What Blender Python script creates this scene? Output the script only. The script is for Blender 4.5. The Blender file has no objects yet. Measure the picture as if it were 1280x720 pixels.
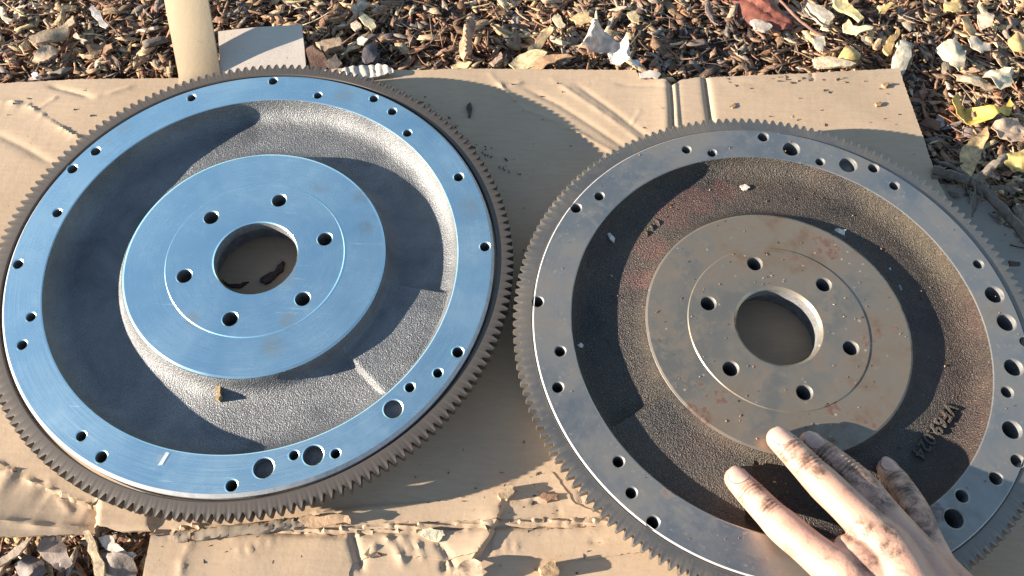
import bpy, bmesh, math, random
import numpy as np
from mathutils import Vector, Matrix
from mathutils.geometry import delaunay_2d_cdt

random.seed(7)
rng = np.random.default_rng(11)
S = bpy.context.scene
COL = S.collection

# ------------------------------------------------------------------ camera
F_PX, CAM_H, PITCH, ROLL = 970.7, 0.5046, 0.4892, 0.0543
cp, sp = math.cos(PITCH), math.sin(PITCH)
FW = np.array([0, sp, -cp]); RT0 = np.array([1.0, 0, 0]); UP0 = np.cross(RT0, FW)
RT = math.cos(ROLL) * RT0 + math.sin(ROLL) * UP0
UP = -math.sin(ROLL) * RT0 + math.cos(ROLL) * UP0
CAM = np.array([0, -CAM_H * math.tan(PITCH), CAM_H])
cd = bpy.data.cameras.new("camera"); cam = bpy.data.objects.new("camera", cd); COL.objects.link(cam)
cd.sensor_width = 36.0; cd.lens = 36.0 * F_PX / 1280.0
cd.clip_start = 0.01; cd.clip_end = 200.0
M = Matrix.Identity(4)
for r in range(3):
    M[r][0] = RT[r]; M[r][1] = UP[r]; M[r][2] = -FW[r]; M[r][3] = CAM[r]
cam.matrix_world = M
S.camera = cam

# ------------------------------------------------------------------ light
SUN_TRAVEL = Vector((3.53, 0.75, -1.0)).normalized()
to_sun = -SUN_TRAVEL
SUN_EL = math.asin(to_sun.z)
SUN_AZ = math.atan2(to_sun.x, to_sun.y)
W = bpy.data.worlds.new("World"); S.world = W; W.use_nodes = True
nt = W.node_tree
sky = nt.nodes.new("ShaderNodeTexSky"); sky.sky_type = 'NISHITA'; sky.sun_disc = False
sky.sun_elevation = SUN_EL; sky.sun_rotation = SUN_AZ
sky.altitude = 100; sky.air_density = 1.0; sky.dust_density = 0.1; sky.ozone_density = 1.0
nt.links.new(sky.outputs[0], nt.nodes["Background"].inputs[0])
nt.nodes["Background"].inputs[1].default_value = 0.078
sl = bpy.data.lights.new("sun", 'SUN'); sl.energy = 4.7; sl.angle = math.radians(0.5); sl.color = (1.0, 0.90, 0.77)
so = bpy.data.objects.new("sun", sl); COL.objects.link(so)
so.rotation_euler = SUN_TRAVEL.to_track_quat('-Z', 'Y').to_euler(); so.location = (-3, -1, 2)
S.view_settings.view_transform = 'Standard'; S.view_settings.look = 'None'
S.view_settings.exposure = 1.9; S.view_settings.gamma = 1.0
S.view_settings.use_curve_mapping = False

# ------------------------------------------------------------------ helpers
def at(px, py, z=0.0):
    d = FW + (px - 640.0) / F_PX * RT - (py - 360.0) / F_PX * UP
    t = (z - CAM[2]) / d[2]
    p = CAM + d * t
    return Vector((p[0], p[1], z))

def project(X):
    X = np.asarray(X, float) - CAM
    w = X @ FW
    return np.stack([640 + F_PX * (X @ RT) / w, 360 - F_PX * (X @ UP) / w, w], -1)

def tag(o, label=None, cat=None, group=None, kind=None):
    if label: o['label'] = label
    if cat: o['category'] = cat
    if group: o['group'] = group
    if kind: o['kind'] = kind
    return o

def link(name, me, mat=None, parent=None, loc=None):
    o = bpy.data.objects.new(name, me); COL.objects.link(o)
    if mat is not None and me is not None and len(me.materials) == 0:
        for m_ in (mat if isinstance(mat, (list, tuple)) else [mat]): me.materials.append(m_)
    if parent: o.parent = parent
    if loc is not None: o.location = loc
    return o

def empty(name, loc, label, cat, group=None):
    o = bpy.data.objects.new(name, None); COL.objects.link(o); o.location = loc
    o.empty_display_size = 0.02
    return tag(o, label, cat, group)

def mesh(name, verts, faces, smooth=None):
    me = bpy.data.meshes.new(name)
    me.from_pydata([tuple(v) for v in verts], [], [tuple(f) for f in faces])
    me.update()
    if smooth is not None:
        me.polygons.foreach_set('use_smooth', [True] * len(me.polygons))
        me.set_sharp_from_angle(angle=math.radians(smooth))
    return me

def fix_normals(me):
    bm = bmesh.new(); bm.from_mesh(me)
    bmesh.ops.recalc_face_normals(bm, faces=bm.faces)
    bm.to_mesh(me); bm.free()

# value noise in numpy (world coordinates in metres)
_tab = np.random.default_rng(3).random((256, 256))
def vnoise(x, y, s):
    x = np.asarray(x) * s + 1000.0; y = np.asarray(y) * s + 1000.0
    xi = np.floor(x).astype(int); yi = np.floor(y).astype(int)
    fx = x - xi; fy = y - yi
    fx = fx * fx * (3 - 2 * fx); fy = fy * fy * (3 - 2 * fy)
    a = _tab[xi % 256, yi % 256]; b = _tab[(xi + 1) % 256, yi % 256]
    c = _tab[xi % 256, (yi + 1) % 256]; d = _tab[(xi + 1) % 256, (yi + 1) % 256]
    return (a * (1 - fx) + b * fx) * (1 - fy) + (c * (1 - fx) + d * fx) * fy - 0.5

def inside(poly, X, Y):
    poly = np.asarray([(p[0], p[1]) for p in poly]); res = np.zeros(np.shape(X), bool)
    j = len(poly) - 1
    for i in range(len(poly)):
        xi, yi = poly[i]; xj, yj = poly[j]
        c = ((yi > Y) != (yj > Y)) & (X < (xj - xi) * (Y - yi) / (yj - yi + 1e-15) + xi)
        res ^= c; j = i
    return res

def seg_dist(X, Y, pts):
    """distance to a polyline, the arc length at the foot and the signed side"""
    best = np.full(np.shape(X), 1e9); arc = np.zeros(np.shape(X)); side = np.zeros(np.shape(X))
    s0 = 0.0
    for a, b in zip(pts[:-1], pts[1:]):
        dx, dy = b[0] - a[0], b[1] - a[1]; L = math.hypot(dx, dy) + 1e-12
        t = np.clip(((X - a[0]) * dx + (Y - a[1]) * dy) / L / L, 0, 1)
        ex = X - a[0] - t * dx; ey = Y - a[1] - t * dy
        d = np.hypot(ex, ey); m = d < best
        best = np.where(m, d, best); arc = np.where(m, s0 + t * L, arc)
        side = np.where(m, np.sign(dx * ey - dy * ex), side); s0 += L
    return best, arc, side, s0

def sheet_mesh(name, outline, hfun, thick, spacing, skip=None, scale=1000.0, jag=0.0, smooth=40):
    """a real sheet: outline (world xy), heights from hfun, closed with sides and an underside"""
    pts = []
    n = len(outline)
    for i in range(n):
        a = outline[i]; b = outline[(i + 1) % n]
        L = math.hypot(b[0] - a[0], b[1] - a[1]); k = max(1, int(L / spacing))
        for q in range(k):
            t = q / k
            x = a[0] + (b[0] - a[0]) * t; y = a[1] + (b[1] - a[1]) * t
            if jag and q: x += random.uniform(-jag, jag); y += random.uniform(-jag, jag)
            pts.append((x, y))
    nb = len(pts)
    xs = [p[0] for p in pts]; ys = [p[1] for p in pts]
    gx, gy = np.meshgrid(np.arange(min(xs), max(xs), spacing), np.arange(min(ys), max(ys), spacing * 0.87))
    gx = gx + (np.arange(gx.shape[0]) % 2)[:, None] * spacing * 0.5
    gx = gx.ravel(); gy = gy.ravel()
    if len(gx):
        m = inside(pts, gx, gy)
        if skip is not None: m &= ~skip(gx, gy)
        gx, gy = gx[m], gy[m]
        if len(gx):
            P = np.asarray(pts); keep = np.ones(len(gx), bool)
            for c0 in range(0, len(gx), 4000):
                sl_ = slice(c0, c0 + 4000)
                d2 = ((gx[sl_, None] - P[None, :, 0]) ** 2 + (gy[sl_, None] - P[None, :, 1]) ** 2).min(1)
                keep[sl_] = d2 > (spacing * 0.45) ** 2
            gx, gy = gx[keep], gy[keep]
    ap = pts + list(zip(gx.tolist(), gy.tolist()))
    cx = sum(xs) / nb; cy = sum(ys) / nb
    vs = [Vector(((p[0] - cx) * scale, (p[1] - cy) * scale)) for p in ap]
    ed = [(i, (i + 1) % nb) for i in range(nb)]
    ov, oe, of, *_ = delaunay_2d_cdt(vs, ed, [], 0, 1e-6)
    V = np.array([(v.x / scale, v.y / scale) for v in ov])
    Fc = np.array([f for f in of if len(f) == 3])
    cen = V[Fc].mean(1)
    Fc = Fc[inside([(p[0] - cx, p[1] - cy) for p in pts], cen[:, 0], cen[:, 1])]
    z = hfun(V[:, 0] + cx, V[:, 1] + cy)
    N = len(V)
    e = np.concatenate([Fc[:, [0, 1]], Fc[:, [1, 2]], Fc[:, [2, 0]]])
    key = {}
    for a, b in e.tolist(): key[(a, b)] = 1
    bnd = [(a, b) for (a, b) in key if (b, a) not in key]
    verts = np.concatenate([np.column_stack([V, z]), np.column_stack([V, z - thick])])
    faces = [tuple(f) for f in Fc.tolist()] + [(f[2] + N, f[1] + N, f[0] + N) for f in Fc.tolist()]
    faces += [(b, a, a + N, b + N) for a, b in bnd]
    me = mesh(name, verts, faces, smooth)
    return me, Vector((cx, cy, 0))

# ------------------------------------------------------------------ material helpers
class NT:
    def __init__(self, name):
        self.m = bpy.data.materials.new(name); self.m.use_nodes = True
        self.t = self.m.node_tree; self.b = self.t.nodes["Principled BSDF"]
        self.tc = self.t.nodes.new("ShaderNodeTexCoord")
    def n(self, kind, **kw):
        nd = self.t.nodes.new("ShaderNode" + kind)
        for k, v in kw.items():
            setattr(nd, k, v)
        return nd
    def l(self, a, b): self.t.links.new(a, b)
    def set(self, nd, **kw):
        for k, v in kw.items(): nd.inputs[k.replace('_', ' ')].default_value = v
    def obj(self): return self.tc.outputs['Object']
    def mapping(self, vec, scale=(1, 1, 1), rot=(0, 0, 0)):
        mp = self.n("Mapping"); self.l(vec, mp.inputs[0])
        mp.inputs['Scale'].default_value = scale; mp.inputs['Rotation'].default_value = rot
        return mp.outputs[0]
    def noise(self, vec, scale, detail=4, rough=0.55, dist=0.0):
        nd = self.n("TexNoise"); self.l(vec, nd.inputs['Vector'])
        self.set(nd, Scale=scale, Detail=detail, Roughness=rough, Distortion=dist)
        return nd.outputs['Fac']
    def voro(self, vec, scale, feature='F1', out='Distance'):
        nd = self.n("TexVoronoi", feature=feature); self.l(vec, nd.inputs['Vector']); self.set(nd, Scale=scale)
        return nd.outputs[out]
    def ramp(self, fac, stops, interp='LINEAR'):
        nd = self.n("ValToRGB"); self.l(fac, nd.inputs[0]); cr = nd.color_ramp; cr.interpolation = interp
        while len(cr.elements) < len(stops): cr.elements.new(0.5)
        for e, (p, c) in zip(cr.elements, stops):
            e.position = p; e.color = (c, c, c, 1) if isinstance(c, (int, float)) else (*c, 1)
        return nd.outputs[0]
    def math(self, op, a, b=None, clamp=False):
        nd = self.n("Math", operation=op, use_clamp=clamp)
        for i, v in enumerate((a, b)):
            if v is None: continue
            if isinstance(v, (int, float)): nd.inputs[i].default_value = v
            else: self.l(v, nd.inputs[i])
        return nd.outputs[0]
    def mix(self, fac, a, b, mode='MIX'):
        nd = self.n("Mix", data_type='RGBA', blend_type=mode)
        for s_, v in ((nd.inputs[0], fac), (nd.inputs[6], a), (nd.inputs[7], b)):
            if isinstance(v, (int, float)): s_.default_value = v if s_ == nd.inputs[0] else (v, v, v, 1)
            elif isinstance(v, tuple): s_.default_value = (*v, 1)
            else: self.l(v, s_)
        return nd.outputs[2]
    def bump(self, h, strength, dist, prev=None):
        nd = self.n("Bump"); self.l(h, nd.inputs['Height'])
        self.set(nd, Strength=strength, Distance=dist)
        if prev is not None: self.l(prev, nd.inputs['Normal'])
        return nd.outputs[0]
    def out(self, color=None, rough=None, metal=None, normal=None, spec=None):
        for key, v in (('Base Color', color), ('Roughness', rough), ('Metallic', metal), ('Normal', normal), ('Specular IOR Level', spec)):
            if v is None: continue
            if isinstance(v, (int, float)): self.b.inputs[key].default_value = v
            elif isinstance(v, tuple): self.b.inputs[key].default_value = (*v, 1)
            else: self.l(v, self.b.inputs[key])
        return self.m

def spots(q, vec, items, seed_noise=None):
    """soft blotches of dirt and of painted-in reflection and shade at fixed places on the thing: items = (x, y, radius)"""
    tot = None
    for (x, y, r) in items:
        vs = q.n("VectorMath", operation='SUBTRACT'); q.l(vec, vs.inputs[0]); vs.inputs[1].default_value = (x, y, 0)
        sc = q.n("VectorMath", operation='MULTIPLY'); q.l(vs.outputs[0], sc.inputs[0]); sc.inputs[1].default_value = (1, 1, 0)
        ln = q.n("VectorMath", operation='LENGTH'); q.l(sc.outputs[0], ln.inputs[0])
        mr = q.n("MapRange", interpolation_type='SMOOTHSTEP'); q.l(ln.outputs['Value'], mr.inputs[0])
        mr.inputs[1].default_value = r; mr.inputs[2].default_value = r * 0.3
        mr.inputs[3].default_value = 0; mr.inputs[4].default_value = 1
        tot = mr.outputs[0] if tot is None else q.math('MAXIMUM', tot, mr.outputs[0])
    return tot

def machined(name, base, dirt, rough, dirt_amt, rust=None, rust_amt=0.0, speck=0.0, blots=None, metal=1.0, blot_col=None):
    q = NT(name); v = q.obj()
    sep = q.n("SeparateXYZ"); q.l(v, sep.inputs[0])
    r = q.math('SQRT', q.math('ADD', q.math('MULTIPLY', sep.outputs[0], sep.outputs[0]), q.math('MULTIPLY', sep.outputs[1], sep.outputs[1])))
    th = q.math('ARCTAN2', sep.outputs[1], sep.outputs[0])
    cmb = q.n("CombineXYZ"); q.l(q.math('MULTIPLY', r, 1600.0), cmb.inputs[0]); q.l(q.math('MULTIPLY', th, 3.0), cmb.inputs[1])
    rings = q.noise(cmb.outputs[0], 1.0, 3, 0.6)
    big = q.noise(v, 16, 5, 0.6, 0.4)
    mid = q.noise(v, 70, 5, 0.65, 0.3)
    m1 = q.ramp(big, [(0.42, 0.0), (0.68, 1.0)])
    m2 = q.ramp(mid, [(0.5, 0.0), (0.75, 1.0)])
    msk = q.math('MULTIPLY', q.math('ADD', q.math('MULTIPLY', m1, 0.7), q.math('MULTIPLY', m2, 0.5)), dirt_amt, True)
    col = q.mix(msk, base, dirt)
    scr = q.noise(q.mapping(v, (0.06, 1.0, 1.0), (0, 0, 0.55)), 620, 3, 0.6)
    scr = q.math('MULTIPLY', q.ramp(scr, [(0.64, 0.0), (0.70, 1.0)]), q.ramp(q.noise(v, 26, 3), [(0.46, 0.0), (0.62, 1.0)]))
    col = q.mix(q.math('MULTIPLY', rings, 0.24), col, dirt); col = q.mix(q.math('MULTIPLY', scr, 0.35), col, dirt)
    film = q.ramp(q.noise(v, 9, 4, 0.55, 0.8), [(0.40, 0.0), (0.66, 1.0)])
    rg = q.math('ADD', q.math('MULTIPLY', rings, 0.22), rough - 0.11)
    rg = q.math('ADD', rg, q.math('MULTIPLY', film, 0.06)); rg = q.math('ADD', rg, q.math('MULTIPLY', scr, 0.15))
    rg = q.math('ADD', rg, q.math('MULTIPLY', msk, 0.25))
    met = q.math('SUBTRACT', metal, q.math('MULTIPLY', msk, 0.5))
    if rust is not None:
        rn = q.noise(q.mapping(v, (1, 1, 1), (0, 0, 0.6)), 34, 6, 0.7, 0.8)
        rm = q.ramp(rn, [(0.56, 0.0), (0.72, 1.0)])
        rm = q.math('MULTIPLY', rm, rust_amt)
        if blots:
            b = spots(q, v, blots)
            fine = q.noise(v, 240, 4, 0.65); bb = q.ramp(q.math('ADD', q.math('MULTIPLY', b, 0.30), fine), [(0.66, 0.0), (0.86, 0.85)]); rm = q.math('MAXIMUM', rm, bb)
        col = q.mix(rm, col, rust); met = q.math('SUBTRACT', met, q.math('MULTIPLY', rm, 0.8), True)
        rg = q.math('ADD', rg, q.math('MULTIPLY', rm, 0.3))
    elif blots:
        b = q.math('MULTIPLY', spots(q, v, blots), q.ramp(mid, [(0.35, 0.0), (0.62, 0.5)]))
        col = q.mix(b, col, blot_col or dirt); rg = q.math('ADD', rg, q.math('MULTIPLY', b, 0.25))
    if speck:
        s1 = q.noise(v, 420, 2, 0.5); d_ = q.ramp(s1, [(0.66, 0.0), (0.70, 1.0)])
        col = q.mix(q.math('MULTIPLY', d_, speck), col, (0.06, 0.05, 0.045))
        s2 = q.voro(v, 150); d2 = q.ramp(s2, [(0.10, 1.0), (0.14, 0.0)])
        s3 = q.ramp(q.noise(v, 60, 2), [(0.5, 0.0), (0.56, 1.0)])
        d2 = q.math('MULTIPLY', d2, s3)
        col = q.mix(q.math('MULTIPLY', d2, speck), col, (0.5, 0.46, 0.4))
        met = q.math('SUBTRACT', met, q.math('MULTIPLY', q.math('MAXIMUM', q.math('MULTIPLY', d_, 0.3), q.math('MULTIPLY', d2, speck)), 0.9), True)
    nrm = q.bump(rings, 0.10, 0.0001)
    nrm = q.bump(mid, 0.02, 0.0005, nrm)
    return q.out(col, rg, met, nrm)

def cast(name, base, dark, rough, metal, grain, bump, dist, rust=None, rust_amt=0.6, where=None):
    q = NT(name); v = q.obj()
    g = q.noise(v, grain, 3, 0.6)
    vo = q.voro(v, grain * 0.8, 'SMOOTH_F1')
    big = q.noise(v, 22, 5, 0.65, 0.5)
    col = q.mix(q.ramp(big, [(0.35, 0.0), (0.7, 1.0)]), base, dark)
    col = q.mix(q.ramp(g, [(0.35, 0.55), (0.6, 0.0)]), col, dark)
    if rust is not None:
        rn = q.noise(v, 13, 6, 0.65, 0.6)
        rm = q.math('MULTIPLY', q.ramp(rn, [(0.45, 0.0), (0.65, 1.0)]), rust_amt)
        if where: rm = q.math('MAXIMUM', rm, q.ramp(q.math('ADD', q.math('MULTIPLY', spots(q, v, where), 0.40), q.math('MULTIPLY', q.noise(v, 150, 5, 0.7), 0.75)), [(0.44, 0.0), (0.76, 0.65)]))
        col = q.mix(rm, col, rust)
        sp_ = q.ramp(q.noise(v, grain * 0.55, 2), [(0.64, 0.0), (0.70, 0.8)])
        col = q.mix(q.math('MULTIPLY', sp_, 0.4), col, (0.36, 0.27, 0.17))
    h = q.math('ADD', g, q.math('MULTIPLY', vo, 0.8))
    n1 = q.bump(h, bump, dist)
    n1 = q.bump(q.noise(v, grain * 0.16, 4, 0.65), 0.22, dist * 3, n1)
    return q.out(col, rough, metal, n1)

# ------------------------------------------------------------------ materials
def m_cardboard(name, c1, c2, stain):
    q = NT(name); v = q.obj()
    fib = q.noise(q.mapping(v, (1, 6, 1), (0, 0, 0.05)), 60, 6, 0.65)
    big = q.noise(v, 7, 5, 0.6, 0.3)
    col = q.mix(q.ramp(big, [(0.35, 0.0), (0.68, 1.0)]), c1, c2)
    col = q.mix(q.ramp(fib, [(0.4, 0.0), (0.75, 0.30)]), col, stain)
    blot = q.noise(v, 30, 6, 0.7, 0.5)
    col = q.mix(q.ramp(blot, [(0.58, 0.0), (0.78, 0.45)]), col, stain)
    sp1 = q.noise(v, 260, 3, 0.6); s_ = q.ramp(sp1, [(0.70, 0.0), (0.745, 0.8)])
    col = q.mix(s_, col, (0.12, 0.07, 0.04))
    wv = q.n("TexWave", wave_type='BANDS', bands_direction='X'); q.l(q.mapping(v, (1, 1, 1), (0, 0, 0.08)), wv.inputs[0])
    q.set(wv, Scale=42.0, Distortion=1.2, Detail=2.0)
    n1 = q.bump(wv.outputs['Fac'], 0.03, 0.0004)
    n1 = q.bump(q.noise(v, 35, 6, 0.6), 0.13, 0.0025, n1)
    n1 = q.bump(q.noise(v, 420, 4, 0.6), 0.25, 0.0004, n1)
    return q.out(col, 0.82, 0.0, n1, 0.25)

CARD = m_cardboard("cardboard_tan", (0.458, 0.330, 0.217), (0.395, 0.280, 0.180), (0.26, 0.17, 0.105))
CARD_PALE = m_cardboard("cardboard_pale", (0.54, 0.46, 0.38), (0.46, 0.385, 0.31), (0.40, 0.31, 0.22))
CARD_YEL = m_cardboard("cardboard_yellow_tan", (0.40, 0.31, 0.20), (0.33, 0.25, 0.16), (0.45, 0.31, 0.17))
CARD_ROLL = m_cardboard("cardboard_torn_liner", (0.30, 0.235, 0.17), (0.22, 0.165, 0.12), (0.12, 0.08, 0.06))
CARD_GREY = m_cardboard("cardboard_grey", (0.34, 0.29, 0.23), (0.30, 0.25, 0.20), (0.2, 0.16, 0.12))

def m_tone(name, rough=0.8, streak=160, contrast=0.5):
    q = NT(name); v = q.obj()
    at_ = q.n("Attribute", attribute_name="tone")
    n = q.noise(q.mapping(v, (1, 1, 1)), streak, 5, 0.7, 0.5)
    n2 = q.noise(v, streak * 4, 3, 0.6)
    f = q.ramp(n, [(0.3, 0.0), (0.7, 1.0)])
    dk = q.mix(1.0, at_.outputs['Color'], (0.42, 0.38, 0.35), 'MULTIPLY')
    lt = q.mix(1.0, at_.outputs['Color'], (1.2, 1.15, 1.1), 'MULTIPLY')
    col = q.mix(f, dk, lt)
    nn = q.bump(n, 0.6, 0.0012); nn = q.bump(n2, 0.4, 0.0004, nn)
    return q.out(col, rough, 0.0, nn, 0.3)
BARK = m_tone("bark_and_wood_chip")
q = NT("wood_grain_chip")
at_ = q.n("Attribute", attribute_name="tone"); gr_ = q.n("Attribute", attribute_name="grain")
n_a = q.noise(q.mapping(gr_.outputs['Vector'], (0.10, 1.0, 1.0)), 1100, 4, 0.7)
n_b = q.noise(gr_.outputs['Vector'], 260, 4, 0.65)
f_ = q.ramp(n_a, [(0.34, 0.0), (0.62, 1.0)])
c_d = q.mix(1.0, at_.outputs['Color'], (0.40, 0.36, 0.33), 'MULTIPLY'); c_l = q.mix(1.0, at_.outputs['Color'], (1.25, 1.2, 1.12), 'MULTIPLY')
col = q.mix(f_, c_d, c_l)
col = q.mix(q.ramp(n_b, [(0.5, 0.0), (0.72, 0.6)]), col, (0.10, 0.068, 0.048))
CHIPM = q.out(col, 0.85, 0.0, q.bump(n_b, 0.5, 0.0012, q.bump(n_a, 0.8, 0.0009)), 0.25)

def m_plain(name, c1, c2, scale, rough=0.75, bump=0.4, dist=0.001, stretch=(1, 1, 1)):
    q = NT(name); v = q.mapping(q.obj(), stretch)
    n = q.noise(v, scale, 6, 0.65, 0.4)
    col = q.mix(q.ramp(n, [(0.3, 0.0), (0.7, 1.0)]), c1, c2)
    return q.out(col, rough, 0.0, q.bump(n, bump, dist), 0.3)

# ------------------------------------------------------------------ setting: ground
q = NT("mulch_soil"); v = q.obj()
n = q.noise(v, 90, 8, 0.7, 0.5); vo = q.voro(q.mapping(v, (1, 2.4, 1), (0, 0, 0.5)), 70)
col = q.mix(q.ramp(n, [(0.35, 0.0), (0.7, 1.0)]), (0.09, 0.058, 0.040), (0.22, 0.14, 0.088))
nn = q.bump(n, 0.9, 0.006); nn = q.bump(vo, 0.8, 0.006, nn)
SOIL = q.out(col, 0.95, 0.0, nn, 0.2)
gx = np.concatenate([np.linspace(-30, -1.2, 14), np.linspace(-1.1, 1.1, 90), np.linspace(1.2, 30, 14)])
gy = np.concatenate([np.linspace(-30, -0.8, 14), np.linspace(-0.7, 1.0, 70), np.linspace(1.1, 40, 14)])
GX, GY = np.meshgrid(gx, gy)
def ground_h(x, y):
    near = np.exp(-(np.hypot(x, y - 0.2) / 2.5) ** 2)
    return -0.026 + near * (vnoise(x, y, 9) * 0.006 + vnoise(x, y, 23) * 0.004)
GZ = ground_h(GX, GY)
nx, ny = len(gx), len(gy)
fs = [(j * nx + i, j * nx + i + 1, (j + 1) * nx + i + 1, (j + 1) * nx + i) for j in range(ny - 1) for i in range(nx - 1)]
ground = link("ground", mesh("ground", np.column_stack([GX.ravel(), GY.ravel(), GZ.ravel()]), fs, 60), SOIL)
tag(ground, kind='structure')

# ------------------------------------------------------------------ cardboard
def pxs(lst, z=0.0): return [tuple(at(x, y, z)[:2]) for x, y in lst]

MAIN_PX = [(-120, 112), (0, 103), (95, 98), (220, 97), (330, 96), (425, 84), (520, 86), (600, 84), (795, 87), (799, 96), (832, 100),
           (841, 106), (846, 103), (850, 100), (876, 95), (884, 96), (1000, 91), (1125, 83), (1150, 155), (1172, 222), (1225, 330), (1330, 520), (1420, 760),
           (1300, 860), (700, 850), (170, 830), (174, 740), (181, 702), (190, 668), (186, 655), (187, 663), (150, 664), (122, 656), (112, 664), (60, 667), (0, 670), (-120, 676)]
main_out = pxs(MAIN_PX)
def ln(*p): return pxs(p)
# (polyline, kind, height, width)
CREASES = [
    (ln((612, 90), (628, 108), (640, 122), (655, 136), (700, 153), (745, 178), (785, 200)), 'ridge', 0.0015, 0.0030),
    (ln((690, 98), (735, 128), (780, 160), (812, 186)), 'ridge', 0.0012, 0.004),
    (ln((655, 108), (700, 130), (740, 156), (790, 190)), 'valley', 0.0011, 0.0035),
    (ln((720, 104), (770, 140), (820, 180)), 'valley', 0.0010, 0.003),
    (ln((622, 104), (640, 106), (655, 101)), 'ridge', 0.0012, 0.0025),
    (ln((797, 137), (800, 138), (789, 155)), 'ridge', 0.0008, 0.0012),
    (ln((770, 105), (832, 108)), 'valley', 0.0012, 0.002),
    (ln((843, 92), (846, 130), (849, 175)), 'step', 0.0045, 0.003),
    (ln((838, 92), (841, 130), (843, 175)), 'valley', 0.0050, 0.004),
    (ln((881, 90), (886, 128), (893, 175)), 'valley', 0.0036, 0.0028),
    (ln((-60, 116), (0, 124), (30, 127), (55, 143), (80, 160), (100, 172)), 'flute', 0.0019, 0.0030),
    (ln((60, 106), (85, 112), (113, 120)), 'valley', 0.0018, 0.0025),
    (ln((115, 121), (140, 115), (168, 106)), 'ridge', 0.0012, 0.003),
    (ln((45, 136), (72, 119)), 'ridge', 0.0010, 0.002),
    (ln((-60, 150), (0, 168), (32, 184), (68, 206)), 'valley', 0.0013, 0.004),
    (ln((-80, 566), (0, 578), (30, 597), (65, 615), (110, 632)), 'flute', 0.0020, 0.0060),
    (ln((-60, 655), (10, 651), (55, 657), (110, 655)), 'ridge', 0.0030, 0.0030),
    (ln((60, 600), (70, 620), (85, 640)), 'ridge', 0.0012, 0.003),
    (ln((185, 668), (230, 660), (300, 655), (345, 655), (400, 662), (470, 657), (560, 656), (640, 652), (750, 650), (830, 650)), 'flute', 0.0030, 0.0025),
    (ln((190, 664), (300, 662), (420, 668), (560, 661), (690, 657), (790, 655)), 'valley', 0.0034, 0.0022),
    (ln((300, 645), (380, 641), (440, 640), (500, 633)), 'ridge', 0.0020, 0.004),
    (ln((215, 640), (190, 650)), 'valley', 0.002, 0.003),
    (ln((240, 676), (228, 700), (226, 725)), 'ridge', 0.0012, 0.003),
    (ln((620, 653), (612, 672), (598, 692)), 'step', 0.0045, 0.0018),
    (ln((440, 668), (446, 690), (452, 712)), 'valley', 0.0030, 0.0025),
    (ln((480, 668), (497, 688), (505, 707)), 'ridge', 0.0024, 0.003),
    (ln((500, 668), (514, 690)), 'ridge', 0.0016, 0.002), (ln((520, 676), (530, 700)), 'ridge', 0.0016, 0.002),
    (ln((545, 676), (560, 694), (570, 712)), 'valley', 0.0020, 0.002),
    (ln((555, 700), (556, 714)), 'valley', 0.0026, 0.002),
    (ln((470, 680), (462, 694)), 'ridge', 0.002, 0.002),
    (ln((618, 676), (619, 692)), 'ridge', 0.001, 0.0015), (ln((632, 674), (633, 690)), 'ridge', 0.001, 0.0015), (ln((645, 676), (646, 690)), 'ridge', 0.001, 0.0015),
    (ln((298, 684), (299, 694)), 'ridge', 0.001, 0.0012), (ln((312, 681), (314, 693)), 'ridge', 0.001, 0.0012), (ln((325, 676), (325, 684)), 'ridge', 0.001, 0.0012), (ln((338, 673), (339, 683)), 'ridge', 0.001, 0.0012),
    (ln((672, 612), (704, 609)), 'valley', 0.0010, 0.0012), (ln((665, 628), (716, 628)), 'valley', 0.0012, 0.0012), (ln((666, 618), (668, 629)), 'valley', 0.0012, 0.0012),
    (ln((724, 612), (728, 632)), 'valley', 0.0010, 0.0012), (ln((645, 625), (660, 621)), 'valley', 0.001, 0.0012), (ln((697, 630), (699, 648)), 'valley', 0.0008, 0.0012),
    (ln((738, 673), (752, 673)), 'valley', 0.0008, 0.001), (ln((738, 678), (751, 678)), 'valley', 0.0008, 0.001),
    (ln((905, 100), (1000, 97), (1118, 90)), 'ridge', 0.0006, 0.003), (ln((1015, 88), (1016, 100)), 'valley', 0.001, 0.0015),
]
left_panel = pxs([(-150, 560), (0, 585), (60, 612), (112, 632), (120, 640), (112, 680), (-150, 690)])
lift = pxs([(121, 618), (196, 634), (190, 665), (118, 665)])
WHEELS = [(-0.1806, -0.0026), (0.1825, -0.034)]
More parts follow.
